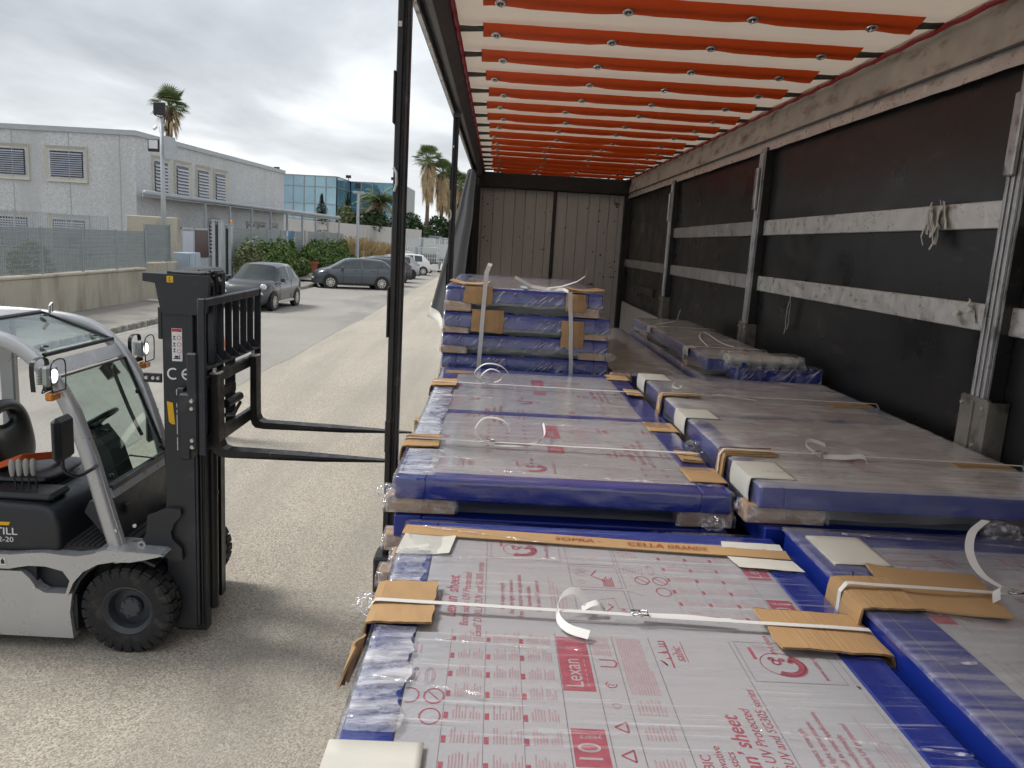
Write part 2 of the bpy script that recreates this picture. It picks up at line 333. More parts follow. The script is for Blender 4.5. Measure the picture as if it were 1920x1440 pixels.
# cargo
pm('blue_paint', (0.010, 0.030, 0.27), 0.28, var=0.15, scale=6, coat=0.3, bump=0.03, bscale=30)
pm('poly_sheet', (0.50, 0.508, 0.54), 0.13, var=0.05, scale=1.5, spec=0.5, rvar=0.06, col2=(0.43, 0.445, 0.50), t0=0.5, t1=0.8, s2=3, st2=(0.4, 6, 1))
pm('poly_brown', (0.62, 0.605, 0.59), 0.25, var=0.08, scale=1.5, spec=0.5, col2=(0.50, 0.475, 0.45), t0=0.45, t1=0.7, s2=3, st2=(0.4, 8, 1))
pm('print_red', (0.43, 0.10, 0.145), 0.45, var=0.25, scale=40)
pm('print_pale', (0.48, 0.31, 0.355), 0.5, var=0.2, scale=40)
pm('print_line', (0.20, 0.17, 0.19), 0.5)
pm('print_letter', (0.50, 0.46, 0.48), 0.45)
pm('marker_red', (0.36, 0.055, 0.02), 0.6)
pm('marker_black', (0.02, 0.02, 0.03), 0.6)
pm('card', (0.46, 0.285, 0.135), 0.85, var=0.09, scale=120, bump=0.35, bscale=120, stretch=(1, 0.01, 0.01))
pm('card_plain', (0.46, 0.29, 0.14), 0.85, var=0.10, scale=4, bump=0.15, bscale=30)
pm('card_edge', (0.20, 0.12, 0.055), 0.9, var=0.5, scale=80)
pm('wood', (0.46, 0.30, 0.17), 0.8, var=0.22, scale=6, stretch=(1, 6, 6), bump=0.1, rnd=0.12)
pm('paper', (0.66, 0.65, 0.58), 0.8, var=0.06, scale=6, bump=0.1, bscale=12)
pm('strap_white', (0.74, 0.74, 0.72), 0.45, var=0.06, scale=10, bump=0.1, bscale=60, stretch=(0.1, 4, 1))
pm('print_blue', (0.10, 0.28, 0.52), 0.5)
pm('buckle', (0.55, 0.55, 0.56), 0.25, metal=1.0)
film_mat('film', 0.0, 0.42, (1.6, 60.0, 34.0), rough=0.045, bumpd=0.18, t0=0.56, t1=0.74, dust=True)
film_mat('film_mid', 0.07, 0.34, (1.6, 42.0, 30.0), t0=0.40, t1=0.78, ior=1.5, haze=(0.84, 0.84, 0.85))
film_mat('film_dusty', 0.36, 0.62, (1.6, 55.0, 34.0), dust=True, ior=1.32, haze=(0.88, 0.865, 0.845), t0=0.40, t1=0.75)
film_mat('film_heavy', 0.0, 0.85, (85.0, 30.0, 9.0), (0, R(48), 0), 0.05, 0.5, t0=0.53, t1=0.72)
film_mat('film_glare', 0.10, 0.75, (3.0, 26.0, 20.0), (0, 0, R(8)), 0.04, 0.35, t0=0.42, t1=0.72, ior=2.6)  # white haze and strong gloss put in for sky glare on left edges
film_mat('film_lump', 0.02, 0.75, (18.0, 30.0, 30.0), (R(20), R(30), R(40)), 0.08, 0.9, t0=0.50, t1=0.76)
pm('dark_stuff', (0.05, 0.055, 0.055), 0.5, var=0.3, scale=6)
pm('grey_foam', (0.20, 0.215, 0.21), 0.8, var=0.15, scale=6)

# ------------------------------------------------------------------ ground, road, pavement
def sheet(name, x0, x1, y0, y1, z, mt, nx=1, ny=1, edge=None):
    b = MB()
    b.grid(nx, ny, lambda u, v: (x0+(x1-x0)*u+(edge(y0+(y1-y0)*v, u) if edge else 0), y0+(y1-y0)*v, z))
    return tag(b.build(name, mt, org=(0, 0, 0)), kind='structure')
sheet('ground', -900, 900, -300, 1600, -0.012, 'pavement')
sheet('yard', -4.3, 60, -40, 260, 0.0, 'chip_asphalt', 1, 1)
sheet('road', -8.86, -4.2, -40, 240, 0.004, 'smooth_asphalt', 1, 280, lambda y, u: (0.18*nz3(y*0.13, 3.1)+0.07*nz3(y*0.9, 7.7)) if u > 0.5 else 0)
kerb = sheet('pavement', -11.4, -8.98, -30, 39, 0.125, 'pavement')
sheet('pavement', -12.4, -8.98, 41.5, 75, 0.125, 'pavement')
sheet('driveway', -16, -8.98, 39, 41.5, 0.03, 'smooth_asphalt')
kroot = MB().box(-8.975, -8.865, -30, -29.2, 0, 0.13, 0.012).build('kerb', 'kerb_stone', org=(-8.92, 0, 0)); tag(kroot, kind='structure')
ks = MB().box(-8.98, -8.86, -0.49, 0.49, -0.01, 0.14, 0.018)
k0 = ks.build('kerb_stone', 'kerb_stone', kroot); k0.location = (0, 6.5, 0)
for i in range(68):
    y = 7.5+i
    if 38.5 < y < 42: continue
    c = k0.copy(); COL.objects.link(c); c.parent = kroot; c.location = (random.uniform(-.008, .008), y, random.uniform(-.006, .006)); c.rotation_euler = (0, 0, random.uniform(-.006, .006))
sheet('road_line', -8.78, -8.66, 12, 36, 0.009, 'road_paint', 1, 60, lambda y, u: 0.012*nz3(y*2, u*3))

# ------------------------------------------------------------------ the trailer
TX0, TX1, TZ0, TZR, TY0, TY1 = -0.40, 2.20, 1.10, 3.80, -0.6, 13.7
tr = thing('curtain_trailer', 'open sided curtain trailer with striped orange roof and black plywood wall', 'trailer', (0.9, 6.5, 0))
def P(name, mb, mt, parent=tr, **k): return mb.build(name, mt, parent, **k)
# deck and chassis
b = MB()
for i in range(13): b.box(-0.344+i*0.194, -0.153+i*0.194, TY0, TY1, TZ0-0.03, TZ0, 0.002)
P('deck', b, 'deck_wood')
P('side_rave', MB().box(-0.385, -0.345, TY0, TY1, TZ0-0.14, TZ0+0.02, 0.006), 'black_post')
P('side_rave', MB().box(2.172, 2.27, TY0, TY1, TZ0-0.14, TZ0+0.02, 0.006), 'black_post')
P('chassis_beam', MB().box(0.35, 0.50, TY0, TY1, 0.75, 1.06), 'black_post')
P('chassis_beam', MB().box(1.30, 1.45, TY0, TY1, 0.75, 1.06), 'black_post')
# trailer axles and wheels under the deck
for yy in (1.2, 2.5, 3.8):
    P('axle', MB().tube([(-0.1, yy, 0.5), (1.9, yy, 0.5)], 0.07, 10), 'black_post')
    for xx in (-0.12, 1.62):
        wv = P('wheel', MB().lathe([(0.12, 0), (0.42, 0.0), (0.5, 0.04), (0.5, 0.34), (0.42, 0.38), (0.12, 0.38), (0.12, 0)], (xx, yy, 0.5), 'x', 28), 'black_post', smooth=True, sharp=40)
# headboard of grey planks
edges = [-0.40, -0.31, -0.12, 0.06, 0.25, 0.43, 0.615, 0.80, 0.915]
def plank(x0, x1):
    return P('plank', MB().box(x0+0.003, x1-0.003, 13.70+random.uniform(0, .004), 13.73, 1.1, 3.53, 0.004), 'head_plank')
for a, c in zip(edges, edges[1:]): plank(a, c)
e2 = [0.965, 1.15, 1.34, 1.53, 1.71, 1.88, 2.045, 2.20]
for a, c in zip(e2, e2[1:]): plank(a, c)
P('headboard_back', MB().box(-0.45, 2.25, 13.745, 13.78, 1.1, 3.8), 'black_post')
P('headboard_post', MB().box(0.917, 0.963, 13.66, 13.735, 1.1, 3.55, 0.004), 'black_post')
P('front_beam', MB().box(-0.40, 2.2, 13.56, 13.72, 3.535, 3.775, 0.01), 'black_post')
P('corner_post', MB().box(-0.47, -0.35, 13.58, 13.74, 1.1, 3.8, 0.01), 'black_post')
P('corner_post', MB().box(2.125, 2.25, 13.58, 13.74, 1.1, 3.8, 0.01), 'black_post')
b = MB()      # dark knots and bolt holes in the headboard
for i in range(42):
    x = random.choice([random.uniform(-0.33, -0.1), random.uniform(1.7, 2.15), random.uniform(-0.3, 2.1)]); z = random.uniform(1.9, 3.45); r = random.uniform(0.006, 0.016)
    b.lathe([(0.0, 0), (r, 0)], (x, 13.696, z), 'y', 7)
P('bolt_hole', b, 'dark_opening')['kind'] = 'stuff'
# right side: plywood, laths, posts, cant rail
bays = [-0.5, 3.34, 6.62, 9.98, 13.6]
for a, c in zip(bays, bays[1:]):
    P('plywood_panel', MB().box(2.225, 2.245, a+0.004, c-0.004, TZ0, 3.52), 'film_ply')
    for z in (2.336, 2.792):
        if z > 2.5 and a > 9: continue
        P('lath', MB().box(2.195, 2.222, a+0.08, c-0.075, z, z+0.122, 0.004), 'alu_bright' if a < 6 else 'alu')
P('lath', MB().box(2.200, 2.222, 10.1, 13.5, 1.74, 1.76, 0.004), 'dark_rail')
P('kick_panel', MB().box(2.203, 2.2235, 10.06, 13.55, 1.1, 1.735), 'head_plank')
P('batten', MB().box(2.19, 2.22, 10.9, 12.4, 1.98, 2.09, 0.004), 'dark_rail')
for y in (3.34-0.02, 6.62, 9.98):
    pst = P('side_post', MB().box(2.150, 2.158, y-0.060, y+0.050, 1.95, 3.5), 'alu'); P('post_channel', MB().box(2.158, 2.222, y-0.060, y-0.052, 1.95, 3.5).box(2.158, 2.222, y+0.042, y+0.050, 1.95, 3.5), 'black_post', pst)
    for dy in (-0.040, -0.005, 0.030): P('rib', MB().box(2.136, 2.150, y+dy-0.010, y+dy+0.010, 1.97, 3.46, 0.003), 'alu', pst)
    P('slot_cover', MB().box(2.11, 2.136, y-0.03, y+0.03, 3.0, 3.34, 0.006), 'alu', pst)
    ft = P('post_foot', MB().box(2.125, 2.149, y-0.10, y+0.09, 1.66, 2.06, 0.006).box(2.13, 2.22, y-0.11, y-0.101, 1.1, 2.05).box(2.118, 2.126, y-0.02, y+0.0, 1.72, 2.04), 'foot_metal')
    for dy, dz in ((-.08, 1.72), (.07, 1.72), (-.08, 2.02), (.07, 2.02), (-0.05, 1.85)):
        P('bolt', MB().lathe([(0, -0.008), (0.008, -0.008), (0.01, 0)], (2.125, y+dy, dz), 'x', 8), 'alu', ft)
    P('lock_box', MB().box(2.13, 2.22, y-0.07, y+0.06, 1.1, 1.658, 0.012), 'black_post', pst)
P('door_post', MB().box(2.15, 2.26, 2.80, 2.98, 1.1, 3.5, 0.01), 'alu')
cr = MB()
cr.grid(1, 90, lambda u, v: (2.172+0.03*u+0.004*nz3(v*30, u), TY0+(13.55-TY0)*v, 3.565+0.205*u))
P('cant_rail', cr, 'alu_scuffed')
P('cant_rail_back', MB().box(2.21, 2.30, TY0, 13.6, 3.5, 3.86), 'alu_scuffed')
b = MB(); b.grid(1, 160, lambda u, v: (2.176+0.012*u, TY0+(13.55-TY0)*v, (3.475+0.006*nz3(v*70, 1)+0.004*nz3(v*23, 5))*(1-u)+3.562*u))
solid(P('cant_rail_lip', b, 'alu_bright'), 0.004)
P('cant_rail_seam', MB().box(2.164, 2.178, TY0, 13.55, 3.558, 3.568), 'dark_rail')
# left roof rail with curtain track
P('roof_rail', MB().prism([(-0.47, 3.80), (-0.47, 3.70), (-0.435, 3.70), (-0.435, 3.745), (-0.40, 3.745), (-0.40, 3.70), (-0.37, 3.70), (-0.31, 3.77), (-0.31, 3.80)], TY0, 13.6, 'y'), 'dark_rail')
P('rail_strip', MB().box(-0.462, -0.44, TY0, 13.58, 3.688, 3.699), 'alu')
# roof tarpaulin, bows, orange flaps
rf = P('roof_tarp', MB().grid(40, 200, lambda u, v: (-0.46+2.75*u, TY0+(13.75-TY0)*v, 3.835+0.018*math.sin(PI*u)+0.010*nz3(u*9, v*40)+0.014*abs(nz3(v*23.2, 0.2+u*3))*(1 if u < 0.12 or u > 0.9 else 0.3))), 'roof_tarp', smooth=True)
for x, s in ((-0.295, 1), (2.165, -1)):
    b = MB()
    for k in range(46):
        y = TY0+k*0.31; b.tube([(x+0.008*nz3(k, 1), y, 3.792), (x+0.006*nz3(k, 4), y+0.155, 3.784+0.008*nz3(k, 9)), (x+0.008*nz3(k+1, 1), y+0.31, 3.792)], 0.014, 6)
    P('red_cord', b, 'cord_red', smooth=True)
for k in range(-6, 16):
    y0 = 4.10+k*0.617
    if y0 > 13.4: continue
    P('roof_bow', MB().box(-0.36, 2.24, y0+0.05, y0+0.085, 3.808, 3.822), 'dark_rail')
    x0 = -0.16+random.uniform(-.015, .02); x1 = 2.07+random.uniform(-.04, .02); sd_ = k*3.7; dn = random.uniform(-.006, .010)
    ex = [-0.05+random.uniform(-.05, .05)+i*0.627 for i in range(4)]
    def flap(u, v):
        x = x0+(x1-x0)*u; dip = min(abs(x-q) for q in ex)
        lift = (0.012+0.010*nz3(k*2.3, x))*max(0, 1-dip/0.14)                      # gathered up at each eyelet
        return (x, y0-0.03+v*(0.150+0.010*nz3(x*2, sd_)-lift*0.6), 3.824-v*(0.046+dn+0.008*nz3(x*1.7, sd_+4)-lift*0.6)-0.004*math.sin(PI*v)+0.002*nz3(x*14, v*3, sd_))
    fl = P('roof_flap', MB().grid(56, 6, flap), 'flap_orange', smooth=True)
    for q in ex:
        p = flap((q-x0)/(x1-x0), 0.80); px, py, pz = p
        nrm = Vector((0, -0.28, -1)).normalized(); t1 = Vector((1, 0, 0)); t2 = nrm.cross(t1)
        b = MB(); ring = []; c = Vector(p)+nrm*0.004
        vs = []; fs = []
        for i in range(14):
            a = 2*PI*i/14; d = t1*math.cos(a)+t2*math.sin(a); vs += [c+d*0.031, c+d*0.027+nrm*0.005, c+d*0.017+nrm*0.005, c+d*0.015]
        for i in range(14):
            j = (i+1) % 14
            for m_ in range(3): fs.append((i*4+m_, i*4+m_+1, j*4+m_+1, j*4+m_))
        b.add(vs, fs); P('eyelet', b, 'eyelet_steel', fl, smooth=True)
        b = MB(); b.add([c+nrm*0.001+(t1*math.cos(2*PI*i/12)+t2*math.sin(2*PI*i/12))*0.0155 for i in range(12)], [tuple(range(12))])
        P('eyelet_hole', b, 'dark_opening', fl)
        P('hook', MB().tube([c+t2*0.0, c+nrm*0.012+Vector((0.002, 0.02, 0)), c+nrm*0.006+Vector((0.004, 0.045, 0))], 0.004, 6), 'eyelet_steel', fl)
    for xa, xb in ((-0.30, x0+0.005), (x1-0.005, 2.17)):
        P('flap_strap', MB().ribbon([(xa, y0+0.03, 3.795), ((xa+xb)/2, y0+0.03, 3.800), (xb, y0+0.03, 3.806)], (0, 0.026, -0.006), 0.003), 'webbing_dark', fl)
# left pillars
def pillar(x, y, name='sliding_pillar'):
    p = P(name, MB().box(x-0.028, x-0.003, y-0.030, y+0.030, 1.16, 3.70, 0.004).box(x+0.006, x+0.024, y-0.026, y+0.026, 1.16, 3.70, 0.004).box(x-0.003, x+0.006, y-0.012, y+0.02, 1.2, 3.66), 'black_post')
    P('hinge_plate', MB().box(x-0.037, x-0.027, y-0.038, y+0.03, 2.19, 2.40, 0.004), 'black_post', p)
    P('hinge_plate', MB().box(x-0.037, x-0.027, y-0.038, y+0.03, 3.04, 3.24, 0.004), 'black_post', p)
    P('latch', MB().box(x-0.030, x-0.005, y-0.040, y-0.03, 1.70, 1.84, 0.004), 'black_post', p)
    P('pillar_socket', MB().box(x-0.06, x+0.05, y-0.07, y+0.07, 1.0, 1.24, 0.01), 'black_post', p)
    P('roller_head', MB().box(x-0.03, x+0.03, y-0.05, y+0.05, 3.66, 3.76, 0.006), 'dark_rail', p)
    P('handle', MB().tube([(x-0.02, y-0.04, 2.78), (x-0.01, y-0.05, 2.81), (x-0.012, y-0.05, 2.85), (x-0.025, y-0.04, 2.87)], 0.006, 6), 'alu', p)
    P('label_strip', MB().box(x-0.024, x-0.010, y-0.0335, y-0.0315, 3.40, 3.42), 'paper', p)
    return p
pillar(-0.405, 3.23); pillar(-0.42, 7.1); pillar(-0.42, 12.2)
# the curtain drawn forward, hanging in deep folds
def curtain(u, v):
    # u along the gathered curtain (y), v from rail to hem; its rear edge slants back and is blown outwards at the foot
    yr = 12.0-3.1*v**0.85; y = yr+u*(13.5-yr)
    k = math.sin(u*30+0.9*math.sin(v*2.2))*0.6+0.4*math.sin(u*57+1.0+v)
    return (-0.50-0.26*v**1.2*(1-u)**1.5-0.03*v+0.055*k*(0.5+0.5*v)+0.015*nz3(u*14, v*4), y, 3.67-v*(1.93-0.10*u)-0.04*nz3(u*9, 3)*v)
cu_ = P('side_curtain', MB().grid(150, 26, curtain), 'curtain_grey', smooth=True); solid(cu_, 0.004)
def hem(u, v):
    a = Vector(curtain(u, 0.955+0.05*v)); return (a.x-0.010, a.y-0.010, a.z)
def curtain_end(u, v):
    a = Vector(curtain(0.0, v)); bul = math.sin(u*7.5)*0.05
    return (a.x+u*(0.10+0.22*v)+bul*0.4, a.y-0.55*u*(0.3+0.7*v)+bul, a.z-0.16*u*v)
solid(P('curtain_end', MB().grid(40, 24, curtain_end), 'curtain_grey', cu_, smooth=True), 0.004)
def hem_end(u, v):
    a = Vector(curtain_end(u, 0.955+0.05*v)); return (a.x-0.004, a.y-0.012, a.z)
solid(P('curtain_hem', MB().grid(40, 2, hem_end), 'paper', cu_, smooth=True), 0.004)
solid(P('curtain_hem', MB().grid(150, 2, hem), 'paper', cu_, smooth=True), 0.004)
# torn scraps of tape and film left on the laths
def scrap(y, z, n, ln, mt='film_lump', label='torn scrap of grey film stuck on the aluminium lath'):
    b = MB()
    for i in range(n):
        a = Vector((2.186-random.uniform(0, .02), y+random.uniform(-.07, .07), z+random.uniform(-.03, .06))); pts = [a]
        for q in range(4): pts.append(pts[-1]+Vector((random.uniform(-.008, .006), random.uniform(-.03, .03), -ln/4*random.uniform(.6, 1.2))))
        b.ribbon(pts, (0.004, random.uniform(.008, .022), 0.003), 0.0015)
    o = b.build('tape_scrap', mt); tag(o, label, 'scrap'); return o
scrap(3.93, 2.88, 9, 0.16, 'paper', 'torn bunch of beige tape hanging on the upper lath')
scrap(3.57, 2.44, 3, 0.07, 'paper', 'small torn beige tape patch on lower lath near the big post')
scrap(5.75, 2.33, 2, 0.28, 'paper', 'long thin strip of tape dangling below the lower lath')
# ------------------------------------------------------------------ cargo: framed panels in stacks
UPX = Vector((-1, 0, 0)); RDY = Vector((0, 1, 0))
class Ink:
    def __init__(s, z, cl): s.z = z; s.c = cl; s.L = {}
    def mb(s, m): return s.L.setdefault(m, MB())
    def ok(s, vs): x0, x1, y0, y1 = s.c; return all(x0 < p[0] < x1 and y0 < p[1] < y1 for p in vs)
    def rect(s, m, x0, x1, y0, y1, dz=0.0):
        cx0, cx1, cy0, cy1 = s.c; x0, x1, y0, y1 = max(x0, cx0), min(x1, cx1), max(y0, cy0), min(y1, cy1)
        if x1-x0 > 1e-4 and y1-y0 > 1e-4: s.mb(m).add([(x0, y0, s.z+dz), (x1, y0, s.z+dz), (x1, y1, s.z+dz), (x0, y1, s.z+dz)], [(0, 1, 2, 3)])
    def line(s, m, pts, w=0.0015, dz=0.0, close=False):
        pts = [Vector((p[0], p[1], 0)) for p in pts]
        if close: pts.append(pts[0])
        for a, b in zip(pts, pts[1:]):
            d = (b-a); n = Vector((-d.y, d.x, 0)).normalized()*w*0.5; q = [a-n, b-n, b+n, a+n]
            if s.ok(q): s.mb(m).add([(p.x, p.y, s.z+dz) for p in q], [(0, 1, 2, 3)])
    def circ(s, m, x, y, r, w=0.003, ry=None, a0=0, a1=2*PI, n=20):
        ry = ry or r; s.line(m, [(x+r*math.cos(a0+(a1-a0)*i/n), y+ry*math.sin(a0+(a1-a0)*i/n)) for i in range(n+1)], w)
    def text(s, m, t, x, y, size, ex=RDY, ey=UPX, dz=0.0, **k):
        b = MB(); put_text(b, t, (x, y, s.z+dz), ex, ey, size, **k)
        for f in b.f:
            vs = [b.v[i] for i in f]
            if s.ok(vs): s.mb(m).add(vs, [tuple(range(len(f)))])
    def done(s, parent):
        for m, b in s.L.items():
            if b.f: b.build('print', m, parent)
def print_tile(k, ox, oy, lite=False):
    rr = random.Random(5)
    X = lambda v: v+ox
    Y = lambda v: v+oy
    k.rect('print_red', X(.195), X(.268), Y(1.55), Y(1.787)); k.rect('print_red', X(.198), X(.267), Y(1.298), Y(1.415))
    k.text('print_letter', 'Lexan', X(.242), Y(1.562), .056, dz=.0004, sx=.92)
    k.text('print_letter', '10', X(.252), Y(1.305), .066, dz=.0004); k.text('print_letter', 'years', X(.258), Y(1.392), .021, ex=UPX, ey=-RDY, dz=.0004)
    for q in range(6): k.rect('print_letter', X(.253), X(.2545), Y(1.57+q*.02), Y(1.58+q*.02), .0004)
    for x in (.193, .275, .335, .428, .632): k.line('print_line', [(X(x), Y(1.25+i*.05)) for i in range(12)], .0016)
    for x in (-.062, .022, .103): k.line('print_line', [(X(x), Y(1.25+i*.05)) for i in range(12)], .0009)
    for cx in (-.054, .030, .110):
        for r_ in range(7):
            y = 1.275+r_*.078; k.rect('print_red', X(cx-.006), X(cx+.003), Y(y), Y(y+.022))
            for q in range(4 if lite else 9):
                x = cx+.012+q*(.015 if lite else .0062)+(.004 if q > 4 else 0); k.rect('print_pale', X(x), X(x+.0024), Y(y+.002), Y(y+.022+rr.random()*.032))
    for q in range(7): k.rect('print_pale', X(.283+q*.0062), X(.2854+q*.0062), Y(1.70), Y(1.79))
    for q in range(11): k.rect('print_pale', X(.345+q*.0062), X(.3478+q*.0062), Y(1.545), Y(1.79-(.15 if q > 9 else 0)))
    for y in (1.47, 1.385, 1.29):
        for q in range(8): k.rect('print_pale', X(.350+q*.008), X(.3528+q*.008), Y(y), Y(y+.03+rr.random()*.035))
    k.line('print_red', [(X(.290), Y(1.685)), (X(.325), Y(1.685)), (X(.331), Y(1.672)), (X(.325), Y(1.655)), (X(.290), Y(1.655))], .004)
    k.circ('print_red', X(.305), Y(1.58), .012, .003, a0=2.2, a1=6.5); k.text('print_red', '2', X(.311), Y(1.573), .02)
    k.circ('print_pale', X(.305), Y(1.50), .009, .0025)
    for y in (1.425, 1.335): k.line('print_red', [(X(.290), Y(y)), (X(.316), Y(y-.018)), (X(.316), Y(y+.018))], .004, close=True)
    # emblem lines and big lettering
    ar = [[(.449, 1.785), (.466, 1.785), (.466, 1.735), (.452, 1.735)], [(.449, 1.760), (.466, 1.760)], [(.449, 1.772), (.466, 1.772)], [(.440, 1.730), (.466, 1.730), (.466, 1.705), (.456, 1.705)], [(.466, 1.705), (.466, 1.662)], [(.440, 1.695), (.452, 1.672), (.445, 1.690)], [(.474, 1.722), (.477, 1.722)]]
    for p in ar: k.line('print_red', [(X(a), Y(b)) for a, b in p], .0042)
    k.text('print_red', 'sabic', X(.500), Y(1.690), .036, shear=.3)
    k.line('print_red', [(X(.506), Y(1.69)), (X(.506), Y(1.79))], .002)
    k.text('print_red', 'Lexan\u2019 sheet', X(.556), Y(1.228), .050, shear=.18, bold=.012)
    k.text('print_red', 'Both sides UV Protected', X(.590), Y(1.185), .032, shear=.18, bold=.004)
    k.text('print_red', 'Exell\u2019 D, XL102UV and SG305 series', X(.624), Y(1.135), .030, shear=.18)
    k.text('print_red', 'SABIC', X(.463), Y(1.270), .030); k.text('print_red', 'Innovative', X(.489), Y(1.270), .026); k.text('print_red', 'Plastics', X(.514), Y(1.285), .026)
    k.line('print_line', [(X(.645), Y(1.62)), (X(.645), Y(1.80)), (X(.86), Y(1.80)), (X(.86), Y(1.62))], .0014, close=True)
    k.circ('print_red', X(.735), Y(1.70), .052, .0025, n=28); k.circ('print_red', X(.741), Y(1.694), .040, .021, a0=-2.2, a1=1.1, n=16)
    for dx, dy, r in ((-.012, .008, .010), (.004, .020, .006), (-.02, .024, .006), (.022, .012, .005)): k.circ('print_red', X(.735+dx), Y(1.70+dy), r, .006, n=8)
    k.text('print_red', 'MyLexan', X(.742), Y(1.745), .026); k.text('print_red', 'www.sabic-ip.com', X(.825), Y(1.635), .020)
    k.rect('print_red', X(.672), X(.681), Y(1.72), Y(1.775))
    for q in range(6): k.rect('print_pale', X(.688+q*.006), X(.690+q*.006), Y(1.755), Y(1.79))
    for i, (t, y) in enumerate((('High impact strength', 1.285), ('Excellent light transmission', 1.262), ('Easy to install in most applications', 1.245), ('Thermoformable', 1.30), ('Both sides UV protected', 1.28))):
        k.text('print_red', t, X(.684+i*.0245), Y(y), .0190)
    for q in range(5): k.rect('print_pale', X(.812+q*.010), X(.8145+q*.010), Y(1.27), Y(1.50-q*.03))
    # pictograms
    for i, y in enumerate((1.285, 1.445, 1.605)):
        k.line('print_line', [(X(-.350), Y(y)), (X(-.350), Y(y+.145)), (X(-.205), Y(y+.145)), (X(-.205), Y(y))], .0014, close=True)
        k.line('print_line', [(X(-.195), Y(y)), (X(-.195), Y(y+.145)), (X(-.150), Y(y+.12))], .0014)
    for dx, dy in ((0, 0), (.014, .008), (.026, -.002), (.008, -.012)): k.circ('print_pale', X(-.325+dx), Y(1.55+dy), .014, .0015, n=10, a0=.5, a1=5.5)
    k.circ('print_pale', X(-.320), Y(1.48), .010, .0016, n=10)
    k.line('print_red', [(X(-.268), Y(1.565)), (X(-.288), Y(1.525)), (X(-.250), Y(1.49))], .004)
    for q in range(6): k.rect('print_red', X(-.258+q*.0055), X(-.2545+q*.0055), Y(1.455), Y(1.505+.008*(q % 3)))
    k.line('print_pale', [(X(-.33), Y(1.31)), (X(-.28), Y(1.37)), (X(-.24), Y(1.38)), (X(-.235), Y(1.31))], .003)
    k.text('print_red', 'UV', X(-.31), Y(1.295), .022); k.text('print_red', 'UV', X(-.215), Y(1.295), .022)
    k.line('print_red', [(X(-.27), Y(1.30)), (X(-.25), Y(1.33)), (X(-.262), Y(1.345))], .004)
    for cx, cy in ((-.085, 1.508), (-.138, 1.508), (-.088, 1.436)):
        k.circ('print_red', X(cx), Y(cy), .021, .0036, ry=.027)
        if cy > 1.5: k.line('print_red', [(X(cx-.014), Y(cy+.018)), (X(cx+.014), Y(cy-.018))], .003)
    k.circ('print_pale', X(-.100), Y(1.585), .011, .002, ry=.034); k.circ('print_pale', X(-.100), Y(1.585), .006, .0015, ry=.028)
    for q in range(7): k.line('print_pale', [(X(-.185+q*.009), Y(1.57-q*.004)), (X(-.178+q*.009), Y(1.60))], .002)
    for q in range(5): k.rect('print_pale', X(-.18+q*.012), X(-.176+q*.012), Y(1.68), Y(1.72+.012*(q % 2)))
def print_sheet(sheet_o, z, clip, ox=0.0, oy=0.0, lite=False, rows=(-1, 0, 1, 2, 3)):
    k = Ink(z, clip); x0, x1, y0, y1 = clip
    for r_ in rows:
        for c_ in (-2, -1, 0, 1, 2):
            dx = ox+1.23*c_+(0.615 if r_ % 2 else 0); dy = oy+.635*r_
            if dx+.87 < x0 or dx-.36 > x1 or dy+1.87 < y0 or dy+1.13 > y1: continue
            print_tile(k, dx, dy, lite)
    k.done(sheet_o)
def film_shell(x0, x1, y0, y1, zt, drop, g=0.005, nu=46, nv=60, sd=0.0, bulge=0.005, rip=0.0022, rel=None):
    def prm(t, lo, hi, n):
        a = 0.09
        if t < a: return lo, (a-t)/a
        if t > 1-a: return hi, (t-1+a)/a
        return lo+(hi-lo)*(t-a)/(1-2*a), 0.0
    def fn(u, v):
        x, dx = prm(u, x0-g, x1+g, nu); y, dy = prm(v, y0-g, y1+g, nv); d = max(dx, dy)
        z = zt+g+rip*nz3(x*3+sd, y*26, sd)+0.0012*nz3(x*11, y*60, sd)
        if d > 0:
            z -= d*drop*(1+0.15*nz3(x*6, y*6, sd+2)); bl = bulge*nz3(x*13+sd, y*13, d*2.3)+min(0.004, bulge*.5)*nz3(x*45, y*45, d*6)
            w = math.sin(PI*min(1, d*1.1))
            if dx >= dy: x += (bl*w+0.004)*(1 if u > .5 else -1)
            if dy >= dx: y += (bl*w+0.004)*(1 if v > .5 else -1)
        return (x, y, z)
    return MB().grid(nu, nv, fn)
